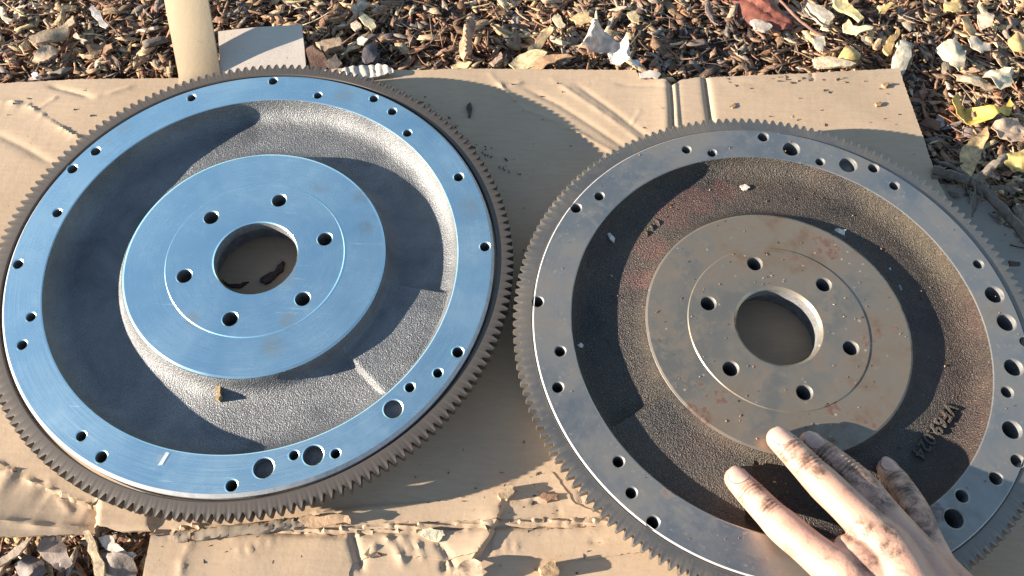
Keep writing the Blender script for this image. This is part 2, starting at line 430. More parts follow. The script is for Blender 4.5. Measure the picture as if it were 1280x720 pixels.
def main_h(x, y):
    h = vnoise(x, y, 9) * 0.0016 + vnoise(x, y, 30) * 0.0005 - 0.0012
    for pts, kind, ht, wd in CREASES:
        d, s, side, L = seg_dist(x, y, pts)
        fall = np.clip(np.minimum(s, L - s) / (0.15 * L + 1e-6), 0.0, 1.0)
        end = 0.25 + 0.75 * fall
        wd = wd * 0.75; g = np.exp(-(d / wd) ** 2)
        if kind == 'ridge': h = h + ht * np.exp(-d / (wd * 0.8)) * end * (0.8 + 0.6 * vnoise(s, s * 0, 120))
        elif kind == 'valley': h = h - ht * np.exp(-(d / wd) ** 1.3) * end
        elif kind == 'flute':
            lump = np.clip(0.75 + 1.1 * vnoise(s, s * 0 + ht, 110) + 0.5 * vnoise(s, s * 0 + 3, 320), 0.1, 1.5)
            dd = d + 0.0022 * vnoise(s, s * 0 + 9, 170) + 0.0010 * vnoise(x, y, 420)
            h = h + ht * lump * np.where(side * dd < 0, np.exp(-np.abs(dd) / (wd * 1.6)), np.exp(-(dd / (wd * 0.22)) ** 2))
        elif kind == 'step':
            sd = d * np.where(side < 0, 1, -1); h = h + ht * np.clip((sd + wd) / (2 * wd), 0, 1) * np.where(sd > 0, np.exp(-d / 0.011), 1)
    # left lower panel sags to the right, small flap beside it stands a little proud
    m = inside(left_panel, x, y)
    x0 = at(0, 620)[0]; x1 = at(118, 640)[0]
    h = np.where(m, h - 0.0085 * np.clip((x - x0) / (x1 - x0), 0, 1) ** 1.0 + 0.001, h)
    d, s, side, L = seg_dist(x, y, lift + lift[:1])
    h = np.where(inside(lift, x, y), h + 0.0025 * np.clip(d / 0.003, 0, 1), h)
    # flat where the wheels rest
    for (wx, wy) in WHEELS:
        r = np.hypot(x - wx, y - wy)
        h = np.where(r < 0.178, np.minimum(h, -0.0004), h)
    return h
me, c = sheet_mesh("cardboard_sheet", main_out, main_h, 0.004, 0.0019, jag=0.0004, skip=lambda x, y: np.any([(np.hypot(x - w_[0], y - w_[1]) < 0.172) & (np.hypot(x - w_[0], y - w_[1]) > 0.034) for w_ in WHEELS], axis=0))
MAIN_C = c
main_card = tag(link("cardboard_sheet", me, CARD, loc=c), "big flattened tan cardboard sheet lying under both flywheels", "cardboard")

def liner(out_px, thick, jag, mat):
    # torn paper layer still glued on the sheet, following its dents
    me, c_ = sheet_mesh("torn_liner", pxs(out_px), lambda x, y: main_h(x, y) + thick * (1 + 0.8 * vnoise(x, y, 45)), thick * 1.6, 0.0022, jag=jag)
    return link("torn_liner", me, mat, main_card, c_ - MAIN_C)
liner([(190, 671), (230, 668), (300, 664), (352, 662), (420, 669), (470, 661), (560, 664), (606, 657), (612, 668), (597, 690), (560, 700), (470, 690), (440, 705), (430, 740), (300, 760), (180, 760), (182, 705)], 0.0008, 0.0006, CARD)
liner([(622, 658), (700, 661), (760, 656), (828, 654), (838, 668), (800, 690), (720, 700), (640, 694), (612, 694)], 0.0006, 0.0005, CARD)
liner([(-150, 440), (0, 502), (40, 545), (90, 590), (124, 622), (110, 634), (84, 625), (65, 616), (48, 604), (30, 598), (14, 584), (0, 579), (-150, 548)], 0.0009, 0.0010, CARD)
liner([(400, 640), (470, 632), (540, 628), (600, 618), (640, 602), (690, 590), (720, 630), (760, 646), (640, 648), (560, 652), (470, 653), (400, 656)], 0.0007, 0.0007, CARD)

def wavy(z0, amp=0.002, s=18, slope=(0, 0), org=(0, 0), bend=0.0):
    def f(x, y):
        dx = x - org[0]; dy = y - org[1]
        return z0 + vnoise(x + z0 * 77, y, s) * amp * 2 + slope[0] * dx + slope[1] * dy + bend * (dx * dx + dy * dy)
    return f
def sheet(name, outline_px, z, mat, label, cat, thick=0.003, spacing=0.004, hf=None, group=None, jag=0.0):
    out = pxs(outline_px, z)
    me, c = sheet_mesh(name, out, hf or wavy(z), thick, spacing, jag=jag)
    return tag(link(name, me, mat, loc=c), label, cat, group)

# strip that rises off the mulch at the back
a0 = at(240, 92, 0.003); a1 = at(235, 0, 0.03)
def strip_h(x, y):
    t = np.clip((y - a0.y) / (a1.y - a0.y), -0.3, 3.0)
    ax = a0.x + (a1.x - a0.x) * t
    return 0.001 + 0.030 * np.maximum(t, 0) ** 1.15 - 7.0 * (x - ax) ** 2 + vnoise(x, y, 20) * 0.001
P = [(-1, at(224, 100, .002)), ]
strip_out = [tuple(at(x, y, z)[:2]) for x, y, z in [(223, 104, 0.001), (216, 60, 0.010), (209, 20, 0.021), (204, -12, 0.03), (196, -70, 0.045),
             (254, -76, 0.045), (260, -12, 0.03), (264, 20, 0.021), (270, 60, 0.009), (275, 104, 0.001)]]
me, c = sheet_mesh("cardboard_strip", strip_out, strip_h, 0.004, 0.0035)
tag(link("cardboard_strip", me, CARD_YEL, loc=c), "smooth yellowish cardboard strip rising from behind the bluish flywheel onto the mulch", "cardboard")
sheet("cardboard_piece", [(272, 38), (330, 32), (376, 28), (380, 60), (384, 104), (276, 110)], 0.0, CARD_PALE,
      "pale square cardboard piece half in shade beside the yellowish strip", "cardboard", hf=wavy(-0.002, 0.0012, 20))
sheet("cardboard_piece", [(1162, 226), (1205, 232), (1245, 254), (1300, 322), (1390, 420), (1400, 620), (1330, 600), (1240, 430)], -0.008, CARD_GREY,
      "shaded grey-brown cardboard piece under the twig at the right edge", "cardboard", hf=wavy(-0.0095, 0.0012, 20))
sheet("cardboard_scrap", [(424, 90), (432, 85), (450, 82), (475, 81), (490, 86), (492, 92), (470, 96), (452, 99), (436, 96)], 0.002, CARD_PALE,
      "torn pale cardboard scrap with corrugation behind the gear teeth", "cardboard scrap", thick=0.002, spacing=0.002,
      hf=lambda x, y: 0.003 + 0.0006 * np.sin(x * 900 + y * 250 + 6 * vnoise(x, y, 90)) + vnoise(x, y, 60) * 0.003, jag=0.0006)
sheet("cardboard_scrap", [(799, 92), (812, 88), (826, 92), (822, 99), (808, 98), (800, 99)], 0.001, CARD_PALE,
      "small white torn scrap at the notch in the cardboard's back edge", "cardboard scrap", thick=0.0012, spacing=0.002,
      hf=wavy(0.002, 0.0015, 90), jag=0.0005)

# ------------------------------------------------------------------ flywheels
TAU = 2 * math.pi
def circle(cx, cy, r, n, ph=0.0): return [(cx + r * math.cos(ph + TAU * i / n), cy + r * math.sin(ph + TAU * i / n)) for i in range(n)]

def plate(outer_r, inner_r, holes, z, nseg, inner_n=None):
    """flat ring at height z with round holes (real openings); returns verts, faces"""
    vs, ed = [], []
    def loop(pts):
        b = len(vs); vs.extend(pts); k = len(pts)
        ed.extend((b + i, b + (i + 1) % k) for i in range(k))
    loop(circle(0, 0, outer_r, nseg)); loop(circle(0, 0, inner_r, inner_n or nseg))
    for (hx, hy, hr, hn) in holes: loop(circle(hx, hy, hr, hn))
    ov, oe, of, *_ = delaunay_2d_cdt([Vector((x * 1000, y * 1000)) for x, y in vs], ed, [], 0, 1e-6)
    V = np.array([(v.x / 1000, v.y / 1000) for v in ov]); Fc = np.array([f for f in of if len(f) == 3])
    c = V[Fc].mean(1); r = np.hypot(c[:, 0], c[:, 1])
    keep = (r < outer_r * math.cos(math.pi / nseg) + 1e-5) & (r > inner_r * math.cos(math.pi / nseg) - 2e-5)
    for (hx, hy, hr, hn) in holes: keep &= np.hypot(c[:, 0] - hx, c[:, 1] - hy) > hr * math.cos(math.pi / hn) * 0.999
    return [(x, y, z) for x, y in V], [tuple(f) for f in Fc[keep].tolist()]

def lathe(V, Fl, prof, n, zmod=None, th=None):
    th = th if th is not None else [TAU * i / n for i in range(n)]
    n = len(th); b = len(V)
    for (r, z) in prof:
        for t in th:
            V.append((r * math.cos(t), r * math.sin(t), zmod(r, z, t) if zmod else z))
    for k in range(len(prof) - 1):
        for i in range(n):
            j = (i + 1) % n
            Fl.append((b + k * n + i, b + k * n + j, b + (k + 1) * n + j, b + (k + 1) * n + i))

def hole_wall(V, Fl, hx, hy, hr, hn, z, depth, ch):
    prof = [(hr, z), (hr - ch, z - ch * 0.8), (hr - ch, z - depth)]
    b = len(V)
    for (r, zz) in prof:
        for (x, y) in circle(hx, hy, r, hn): V.append((x, y, zz))
    for k in range(2):
        for i in range(hn):
            j = (i + 1) % hn
            Fl.append((b + k * hn + i, b + k * hn + j, b + (k + 1) * hn + j, b + (k + 1) * hn + i))
    Fl.append(tuple(b + 2 * hn + i for i in range(hn)))

def mark_holes(me, h0, h1, hn):
    # walls and bottoms of drilled holes are bare unpolished steel, coloured darker to deepen their shade; their small chamfers keep the face's finish
    for i in range(h0, h1):
        k = (i - h0) % (2 * hn + 1)
        if k >= hn: me.polygons[i].material_index = 1

def flywheel(sp):
    cx, cy = sp['c']; root = empty("flywheel", (cx, cy, 0.0), sp['label'], "flywheel")
    root.rotation_euler = (sp['tilt'][0], sp['tilt'][1], 0)
    zf, zh, zg, zfl, zfi = sp['zf'], sp['zh'], sp['zg'], sp['zfl'], sp['zfi']
    NS = 288
    # machined rim with its holes
    holes = []
    for (px, py, rp, dep) in sp['holes']:
        p = at(px, py, zf); p2 = at(px + rp, py, zf)
        holes.append((p.x - cx, p.y - cy, (p2 - p).length, dep))
    V, Fl = plate(sp['fo'], 0.1420, [(h[0], h[1], h[2] + 0.0007, 24) for h in holes], zf, NS)
    h0 = len(Fl)
    for (hx, hy, hr, dep) in holes: hole_wall(V, Fl, hx, hy, hr + 0.0007, 24, zf, dep, 0.0007)
    h1 = len(Fl)
    h2 = len(Fl)
    lathe(V, Fl, [(sp['fo'], zf), (sp['fo'] + sp['ch'], zf - sp['ch'] * 1.1), (sp['fo'] + sp['ch'], zg - 0.0035), (0.1673, zg - 0.0036), (0.1673, 0.012), (0.160, 0.0012), (0.0352, 0.0012)], NS)
    h3 = len(Fl)
    lathe(V, Fl, [(0.1420, zf), (0.1413, zf - 0.0004)], NS)
    me = mesh("machined_rim", V, Fl); fix_normals(me)
    me.polygons.foreach_set('use_smooth', [True] * len(me.polygons)); me.set_sharp_from_angle(angle=math.radians(24))
    mark_holes(me, h0, h1, 24)
    for i in range(h2, h3): me.polygons[i].material_index = 2
    link("machined_rim", me, [sp['m_face'], BORE_STEEL, EDGE_STEEL], root)
    # cast web: fillet, floor with its raised sector, fillet up to the hub
    s0, s1 = [math.radians(a) for a in sp['sector']]
    th = sorted([TAU * i / 360 for i in range(360)] + [(s + d) % TAU for s in (s0, s1) for d in (-.012, -.008, -.004, 0, .004, .008, .012)])
    def zmod(r, z, t):
        w = 0.0
        d0 = (t - s0 + math.pi) % TAU - math.pi; d1 = (s1 - t + math.pi) % TAU - math.pi
        if -0.012 < d0 < math.pi and -0.012 < d1 < math.pi:
            w = min(1, max(0, (d0 + 0.012) / 0.024)) * min(1, max(0, (d1 + 0.012) / 0.024))
            w = w * w * (3 - 2 * w)
        zz = z + float(vnoise(r * math.cos(t), r * math.sin(t), 60)) * 0.0006 * (0.101 < r < 0.136)
        lv = max(zfl, zfi) + sp['rise']; return zz + (lv - z) * w if z < lv else zz
    D = zf - zfl; d_ = zh - zfi
    prof = [(0.1413, zf - 0.0004), (0.1409, zf - 0.12 * D), (0.1402, zf - 0.30 * D), (0.1390, zf - 0.51 * D), (0.1370, zfl + 0.28 * D), (0.1345, zfl + 0.14 * D), (0.1315, zfl + 0.045 * D), (0.128, zfl + .00005)]
    prof += [(r, zfl + (zfi - zfl) * (0.128 - r) / 0.026) for r in (0.123, 0.117, 0.111, 0.106)]
    prof += [(0.102, zfi + .02 * d_), (0.0988, zfi + .08 * d_), (0.0962, zfi + .21 * d_), (0.0942, zfi + .40 * d_), (0.0928, zfi + .60 * d_), (0.0918, zfi + .80 * d_), (0.0908, zh - 0.0007)]
    V, Fl = [], []
    lathe(V, Fl, prof, 0, zmod, th)
    me = mesh("cast_web", V, [f[::-1] for f in Fl], 50)
    fix_normals(me)
    web = link("cast_web", me, sp['m_cast'], root)
    # hub flange
    V, Fl = plate(0.0890, 0.0619, [], zh, 180)
    bolts = []
    for k in range(6):
        a = math.radians(sp['bolt0'] + 60 * k); bolts.append((0.049 * math.cos(a), 0.049 * math.sin(a)))
    bz = zh + 0.0006
    V2, F2 = plate(0.0613, sp['bore'] + sp['bch'], [(x, y, 0.0058, 28) for x, y in bolts], bz, 180)
    Fl += [tuple(i + len(V) for i in f) for f in F2]; V += V2
    h0 = len(Fl)
    for x, y in bolts: hole_wall(V, Fl, x, y, 0.0058, 28, bz, 0.024, 0.0006)
    h1 = len(Fl)
    lathe(V, Fl, [(0.0908, zh - 0.0011), (0.0905, zh - 0.0006), (0.0890, zh)], 180)
    lathe(V, Fl, [(0.0619, zh), (0.0613, bz)], 180)
    lathe(V, Fl, [(sp['bore'] + sp['bch'], bz), (sp['bore'], bz - sp['bch'])], 180)
    h4 = len(Fl)
    lathe(V, Fl, [(sp['bore'], bz - sp['bch']), (sp['bore'], 0.0210), (sp['bore'] + 0.006, 0.0185), (sp['bore'] + 0.006, 0.0012)], 180)
    me = mesh("hub_flange", V, Fl); fix_normals(me)
    me.polygons.foreach_set('use_smooth', [True] * len(me.polygons)); me.set_sharp_from_angle(angle=math.radians(24))
    mark_holes(me, h0, h1, 28)
    for i in range(h4, len(me.polygons)): me.polygons[i].material_index = 1
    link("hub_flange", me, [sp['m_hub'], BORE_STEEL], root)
    # ring gear, 184 teeth
    NT_ = 184; K = []
    for i in range(NT_):
        for f, r, zz in ((-0.50, 0.1763, 0.0), (-0.42, 0.1764, 0.0), (-0.145, 0.1805, 0.0002), (-0.10, 0.1808, 0.0004), (0.10, 0.1808, 0.0004), (0.145, 0.1805, 0.0002), (0.42, 0.1764, 0.0)):
            a = TAU * (i + f + sp['tooth']) / NT_
            j = random.uniform(-0.00012, 0.00012)
            K.append((r + j, a, zz))
    n = len(K); V = []
    gi = sp['gi']
    for r, a, zz in K: V.append((gi * math.cos(a), gi * math.sin(a), zg - 0.0006))
    for r, a, zz in K: V.append(((gi + .0007) * math.cos(a), (gi + .0007) * math.sin(a), zg))
    for r, a, zz in K: V.append((0.1752 * math.cos(a), 0.1752 * math.sin(a), zg))
    for r, a, zz in K: V.append((r * math.cos(a), r * math.sin(a), zg - 0.0003 - zz))
    for r, a, zz in K: V.append((r * math.cos(a), r * math.sin(a), zg - 0.0085 + zz * 0.5))
    for r, a, zz in K: V.append((gi * math.cos(a), gi * math.sin(a), zg - 0.0085))
    Fl = []
    for k in range(6):
        for i in range(n):
            j = (i + 1) % n; k2 = (k + 1) % 6
            Fl.append((k * n + i, k2 * n + i, k2 * n + j, k * n + j))
    me = mesh("ring_gear", V, Fl); fix_normals(me)
    me.polygons.foreach_set('use_smooth', [True] * len(me.polygons)); me.set_sharp_from_angle(angle=math.radians(28))
    link("ring_gear", me, sp['m_gear'], root)
    return root

EDGE_STEEL = m_plain("turned_edge_steel", (0.42, 0.41, 0.40), (0.30, 0.29, 0.285), 200, 0.5, 0.2, 0.0004)
BORE_STEEL = m_plain("drilled_hole_steel", (0.19, 0.185, 0.18), (0.09, 0.085, 0.08), 240, 0.6, 0.4, 0.0006)
def loc(px, py, z, c): p = at(px, py, z); return (p.x - c[0], p.y - c[1])
CL, CR = WHEELS
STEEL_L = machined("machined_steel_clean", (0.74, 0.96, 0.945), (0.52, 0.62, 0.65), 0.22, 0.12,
                   blots=[(*loc(360, 345, .03, CL), .012), (*loc(400, 232, .03, CL), .010), (*loc(452, 245, .03, CL), .009), (*loc(455, 285, .03, CL), .009), (*loc(342, 432, .03, CL), .012), (*loc(360, 400, .03, CL), .009), (*loc(240, 400, .03, CL), .008)], blot_col=(0.22, 0.17, 0.15))  # hub blots: smudges, and reflections from overhead painted in as grey
def streak(p, n_, r):
    return [(*loc(p[0][0] + (p[1][0] - p[0][0]) * k / (n_ - 1), p[0][1] + (p[1][1] - p[0][1]) * k / (n_ - 1), .03, CR), r * random.uniform(.7, 1.3)) for k in range(n_)]
STREAKS = streak(((846, 471), (905, 492)), 7, .0032) + streak(((842, 481), (908, 502)), 6, .0030) + streak(((1084, 432), (1128, 404)), 6, .0034) + streak(((990, 526), (1034, 509)), 5, .0028) + streak(((1040, 509), (1092, 532)), 6, .0026)  # last two streaks paint the fingers' shadow edge on the hub
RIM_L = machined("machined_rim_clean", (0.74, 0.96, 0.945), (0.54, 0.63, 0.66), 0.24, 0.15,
                 blots=[(*loc(155, 160, .032, CL), .010), (*loc(135, 175, .032, CL), .006), (*loc(430, 120, .032, CL), .012), (*loc(585, 260, .032, CL), .014), (*loc(205, 573, .032, CL), .006)], blot_col=(0.30, 0.27, 0.26))  # rim blots mix smudges with painted-in reflections of things overhead
CAST_L = cast("cast_iron_bare", (0.235, 0.232, 0.227), (0.108, 0.110, 0.113), 0.50, 0.60, 1500, 0.95, 0.0006)
GEAR_L = machined("gear_steel_dull", (0.118, 0.097, 0.080), (0.066, 0.051, 0.040), 0.52, 0.6, metal=0.55)
STEEL_R = machined("machined_steel_dirty", (0.335, 0.285, 0.220), (0.135, 0.094, 0.062), 0.42, 1.15, rust=(0.080, 0.034, 0.022), rust_amt=0.6, speck=0.35, metal=0.85,
                   blots=[(*loc(1030, 305, .03, CR), .017), (*loc(1040, 318, .03, CR), .010), (*loc(870, 520, .03, CR), .016), (*loc(900, 500, .03, CR), .008), (*loc(1075, 425, .03, CR), .008), (*loc(1095, 415, .03, CR), .007), (*loc(1040, 510, .03, CR), .009), (*loc(925, 405, .03, CR), .012)] + STREAKS)
RIM_R = machined("machined_rim_dirty", (0.360, 0.345, 0.312), (0.175, 0.148, 0.118), 0.36, 0.95, rust=(0.13, 0.085, 0.07), rust_amt=0.22, speck=0.10, metal=0.9,
                 blots=[(*loc(835, 615, .032, CR), .008), (*loc(1170, 640, .032, CR), .010)])
CAST_R = cast("cast_iron_rusty", (0.078, 0.058, 0.036), (0.017, 0.013, 0.012), 0.42, 0.0, 1350, 1.0, 0.0013, rust=(0.100, 0.040, 0.030), rust_amt=0.22, where=[(*loc(840, 268, .022, CR), .022), (*loc(870, 252, .022, CR), .022), (*loc(810, 310, .022, CR), .020), (*loc(797, 350, .022, CR), .016), (*loc(905, 240, .022, CR), .016)])
GEAR_R = machined("gear_steel_dirty", (0.235, 0.210, 0.180), (0.13, 0.105, 0.08), 0.44, 0.7, rust=(0.16, 0.09, 0.06), rust_amt=0.3, speck=0.15, metal=0.9)

HL = [(341, 101, 5.5, .02), (239, 122, 5.2, .02), (119, 189, 6, .02), (90, 211, 6.3, .02), (71, 266, 6, .02), (22, 330, 6.3, .02), (38, 396, 6, .02), (27, 431, 6.3, .02),
      (101, 545, 6.5, .02), (126, 571, 7.5, .02), (289, 607, 7.5, .02), (329, 585, 13, .0062), (391, 569, 13, .0062), (367, 569, 6.2, .012), (419, 567, 6.2, .02),
      (491, 511, 12, .0036), (512, 484, 6.2, .02), (547, 466, 6, .02), (572, 440, 7, .02), (606, 308, 6.3, .02), (573, 221, 6, .02), (509, 166, 5.4, .02), (490, 139, 5.4, .02), (467, 123, 5.4, .02), (397, 119, 5.0, .02)]
HR = [(858, 187, 5.5, .02), (890, 191, 5.5, .02), (954, 171, 6.5, .02), (989, 186, 10, .02), (1025, 202, 5.5, .02), (1060, 206, 10.5, .006), (1092, 210, 6.3, .02), (1118, 232, 6, .02),
      (749, 245, 6, .02), (720, 260, 6.5, .02), (672, 377, 7, .02), (700, 439, 6.7, .02), (697, 484, 7, .02), (773, 577, 7, .02), (789, 616, 7, .02), (816, 653, 8, .02),
      (1223, 330, 6, .02), (1243, 368, 11, .02), (1258, 403, 11, .02), (1282, 427, 7, .02), (1267, 459, 11, .02), (1259, 490, 7, .02), (1265, 537, 11.5, .02), (1272, 576, 8, .02),
      (1245, 598, 8, .02), (1203, 620, 8, .02), (1193, 648, 12, .02), (1100, 700, 8, .02)]
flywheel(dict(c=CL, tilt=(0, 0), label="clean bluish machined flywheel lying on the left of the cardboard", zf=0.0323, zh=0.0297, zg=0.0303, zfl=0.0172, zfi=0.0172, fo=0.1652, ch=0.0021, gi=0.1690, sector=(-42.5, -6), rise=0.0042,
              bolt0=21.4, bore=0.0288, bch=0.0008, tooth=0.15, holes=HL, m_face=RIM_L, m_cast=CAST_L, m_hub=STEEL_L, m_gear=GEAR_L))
flywheel(dict(c=CR, tilt=(0, 0), label="dirty rust-stained old flywheel on the right with a hand on it", zf=0.0325, zh=0.0303, zg=0.0312, zfl=0.0215, zfi=0.0236, fo=0.1668, ch=0.0008, gi=0.1680, sector=(-146.5, -104), rise=0.0022,
              bolt0=43.5, bore=0.0283, bch=0.0020, tooth=0.4, holes=HR, m_face=RIM_R, m_cast=CAST_R, m_hub=STEEL_R, m_gear=GEAR_R))

# ------------------------------------------------------------------ raised casting text on the dirty wheel
rootR = [o for o in COL.objects if o.type == 'EMPTY' and 'rust-stained' in o.get('label', '')][0]
rootL = [o for o in COL.objects if o.type == 'EMPTY' and 'bluish' in o.get('label', '')][0]
def casting_text(txt, p0, p1, z, parent, c, mat, height=0.0085, h=0.0012):
    cu = bpy.data.curves.new("casting_text", 'FONT'); cu.body = txt; cu.size = height * 1.4; cu.extrude = h; cu.bevel_depth = 0.0003
    cu.space_character = 1.05
    tmp = bpy.data.objects.new("casting_text_tmp", cu); COL.objects.link(tmp)
    dg = bpy.context.evaluated_depsgraph_get()
    me = bpy.data.meshes.new_from_object(tmp.evaluated_get(dg))
    bpy.data.objects.remove(tmp); bpy.data.curves.remove(cu)
    xs = [v.co.x for v in me.vertices]; w = max(xs) - min(xs)
    a = at(*p0, z); b = at(*p1, z); d = (b - a); k = d.length / w
    me.transform(Matrix.Translation((-min(xs), 0, 0))); me.transform(Matrix.Diagonal((k, 1, 1, 1)))
    me.materials.clear()
    o = link("casting_text", me, mat, parent)
    o.location = (a.x - c[0], a.y - c[1], z); o.rotation_euler = (0, 0, math.atan2(d.y, d.x))
    return o
MARKS = []
casting_text("VF69.024", (1184, 501), (1139, 566), 0.0222, rootR, CR, CAST_R)
for (ax, ay, bx, by) in ((806, 289, 809, 296), (811, 281, 816, 289), (818, 274, 825, 283)):
    a_ = at(ax, ay, 0.0226) - Vector((CR[0], CR[1], 0)); b_ = at(bx, by, 0.0226) - Vector((CR[0], CR[1], 0))
    MARKS.append((a_, b_))

# ------------------------------------------------------------------ mulch
SH = np.array
TONES = {'straw': (0.50, 0.36, 0.21), 'tan': (0.37, 0.245, 0.15), 'brown': (0.25, 0.152, 0.095), 'dark': (0.085, 0.060, 0.047), 'red': (0.29, 0.145, 0.085), 'grey': (0.22, 0.18, 0.15), 'pale': (0.58, 0.47, 0.34)}
TK = list(TONES)
def chips(N, xr, yr, Lr, Wr, Tr, zr, tilt, weights, bend=0.25, K=5):
    x = rng.uniform(*xr, N); y = rng.uniform(*yr, N)
    L = rng.uniform(0, 1, N) ** 1.8 * (Lr[1] - Lr[0]) + Lr[0]
    Wd = np.minimum(rng.uniform(0, 1, N) ** 1.5 * (Wr[1] - Wr[0]) + Wr[0], L * 0.75)
    T = rng.uniform(*Tr, N)
    z = rng.uniform(*zr, N)
    return dict(x=x, y=y, z=z, L=L, W=Wd, T=T, yaw=rng.uniform(0, TAU, N), pit=rng.normal(0, tilt, N), rol=rng.normal(0, tilt * 1.6, N),
                bend=rng.normal(0, bend, N), w=weights)
def tone_for(x, y, w):
    N = len(x); dk = vnoise(x, y, 11) + 0.6 * vnoise(x, y, 31)
    # the bed is darker and finer right behind the middle of the sheet, paler and leafier to the right
    dkz = np.exp(-((x - 0.20) / 0.10) ** 2) * 0.55
    pz = np.clip((x - 0.36) / 0.12, 0, 1) * 0.35
    p = np.tile(np.array(w, float), (N, 1))
    d = np.clip(dk * 1.4 + dkz - pz, -0.8, 0.9)[:, None]
    fac = np.array([-1.6, -1.2, 0.2, 1.8, -0.3, 0.5, -1.6])
    p = p * np.exp(d * fac * 1.3); p /= p.sum(1, keepdims=True)
    u = rng.random(N)[:, None]; idx = (np.cumsum(p, 1) < u).sum(1).clip(0, 6)
    base = np.array([TONES[k] for k in TK])[idx]
    return base * rng.uniform(0.8, 1.45, (N, 1)) * rng.uniform(0.94, 1.06, (N, 3))
def chip_geo(c, K=5):  # also leaves each corner's place along its own chip in c['loc'], for the grain
    N = len(c['x']); s = np.linspace(-0.5, 0.5, K)
    typ = rng.random(N)[:, None]; prof = np.where(typ < 0.5, np.array([0.92, 1.0, 1.0, 0.97, 0.85])[None, :], np.array([0.08, 0.6, 1.0, 0.7, 0.25])[None, :]) * rng.uniform(0.75, 1.15, (N, K))
    skew = rng.normal(0, 0.30, (N, 2)); off = np.cumsum(rng.normal(0, 0.07, (N, K)), 1) * c['W'][:, None]
    hw = prof * c['W'][:, None] / 2; ht = c['T'][:, None] * rng.uniform(0.6, 1.2, (N, K)) / 2
    X = s[None, :] * c['L'][:, None]
    zb = c['bend'][:, None] * (s[None, :] ** 2) * c['L'][:, None]
    Vx = np.empty((N, K, 4, 3))
    for q_, (a, b) in enumerate(((-1, -1), (1, -1), (1, 1), (-1, 1))):
        Vx[:, :, q_, 0] = X + rng.normal(0, 0.05, (N, K)) * c['W'][:, None]; Vx[:, 0, q_, 0] += a * skew[:, 0] * c['W']; Vx[:, -1, q_, 0] += a * skew[:, 1] * c['W']
        Vx[:, :, q_, 1] = off + a * hw * (1 if b < 0 else rng.uniform(0.75, 1.0, (N, K)))
        Vx[:, :, q_, 2] = zb + b * ht
    c['loc'] = (Vx + rng.uniform(-1, 1, (N, 1, 1, 3))).reshape(N, K * 4, 3)
    cy_, sy_ = np.cos(c['yaw']), np.sin(c['yaw']); cp_, sp_ = np.cos(c['pit']), np.sin(c['pit']); cr_, sr_ = np.cos(c['rol']), np.sin(c['rol'])
    def rot(V):
        x, y, z = V[..., 0], V[..., 1], V[..., 2]; e = lambda a: a[:, None, None]
        y, z = y * e(cr_) - z * e(sr_), y * e(sr_) + z * e(cr_)
        x, z = x * e(cp_) + z * e(sp_), -x * e(sp_) + z * e(cp_)
        x, y = x * e(cy_) - y * e(sy_), x * e(sy_) + y * e(cy_)
        return np.stack([x, y, z], -1)
    return rot(Vx).reshape(N, K * 4, 3)
CHF = []
for k in range(4):
    for q_ in range(4): CHF.append((k * 4 + q_, k * 4 + (q_ + 1) % 4, (k + 1) * 4 + (q_ + 1) % 4, (k + 1) * 4 + q_))
CHF += [(3, 2, 1, 0), (16, 17, 18, 19)]
CHF = np.array(CHF)
def chip_mesh(name, V, tone, loc_):
    """V (N, 20, 3), tone (N, 3)"""
    N = V.shape[0]; me = bpy.data.meshes.new(name)
    F = (CHF[None] + (np.arange(N) * 20)[:, None, None]).reshape(-1, 4)
    me.vertices.add(N * 20); me.vertices.foreach_set('co', V.reshape(-1).astype(np.float32))
    me.loops.add(F.size); me.loops.foreach_set('vertex_index', F.reshape(-1).astype(np.int32))
    me.polygons.add(len(F)); me.polygons.foreach_set('loop_start', np.arange(0, F.size, 4, dtype=np.int32))
    me.update(calc_edges=True)
    a = me.attributes.new('tone', 'FLOAT_COLOR', 'POINT')
    cc = np.ones((N, 20, 4), np.float32); cc[:, :, :3] = tone[:, None, :]
    a.data.foreach_set('color', cc.reshape(-1))
    a2 = me.attributes.new('grain', 'FLOAT_VECTOR', 'POINT'); a2.data.foreach_set('vector', np.ascontiguousarray(loc_, np.float32).reshape(-1))
    return me
def merge(*cs): return {k: np.concatenate([c[k] for c in cs]) for k in cs[0] if k != 'w'}
REG = [((-0.80, 0.90), (0.17, 0.72), 1.0), ((0.34, 0.90), (-0.22, 0.17), 0.45), ((-0.62, -0.16), (-0.42, -0.12), 0.30)]
wt_f = [0.14, 0.30, 0.34, 0.12, 0.20, 0.14, 0.05]; wt_m = [0.20, 0.30, 0.28, 0.07, 0.17, 0.14, 0.07]; wt_l = [0.22, 0.26, 0.24, 0.04, 0.14, 0.20, 0.08]
parts, tones = [], []
for xr, yr, k in REG:
    for (N, Lr, Wr, Tr, zr, tl, wt) in ((30000, (.003, .010), (.0010, .0040), (.0004, .0012), (-.022, -.012), .16, wt_f),
                                        (16000, (.008, .020), (.0026, .0078), (.0005, .0014), (-.019, -.0105), .13, wt_m),
                                        (10500, (.010, .034), (.0006, .0019), (.0005, .0010), (-.018, -.0095), .14, wt_f),
                                        (2200, (.014, .032), (.005, .013), (.0007, .0020), (-.016, -.0095), .13, wt_l)):
        c_ = chips(int(N * k), xr, yr, Lr, Wr, Tr, zr, tl, wt)
        tones.append(tone_for(c_['x'], c_['y'], wt)); parts.append(c_)
C_ = merge(*parts); T_ = np.concatenate(tones)
C_['z'] = C_['z'] + vnoise(C_['x'], C_['y'], 10) * 0.006
inm = inside(main_out, C_['x'], C_['y'])
edge, *_ = seg_dist(C_['x'], C_['y'], main_out + main_out[:1])
keep = ~(inm & (edge > 0.03))
near = inm | (edge < 0.012)
C_['z'] = np.where(near, np.minimum(C_['z'], -0.017), C_['z'])
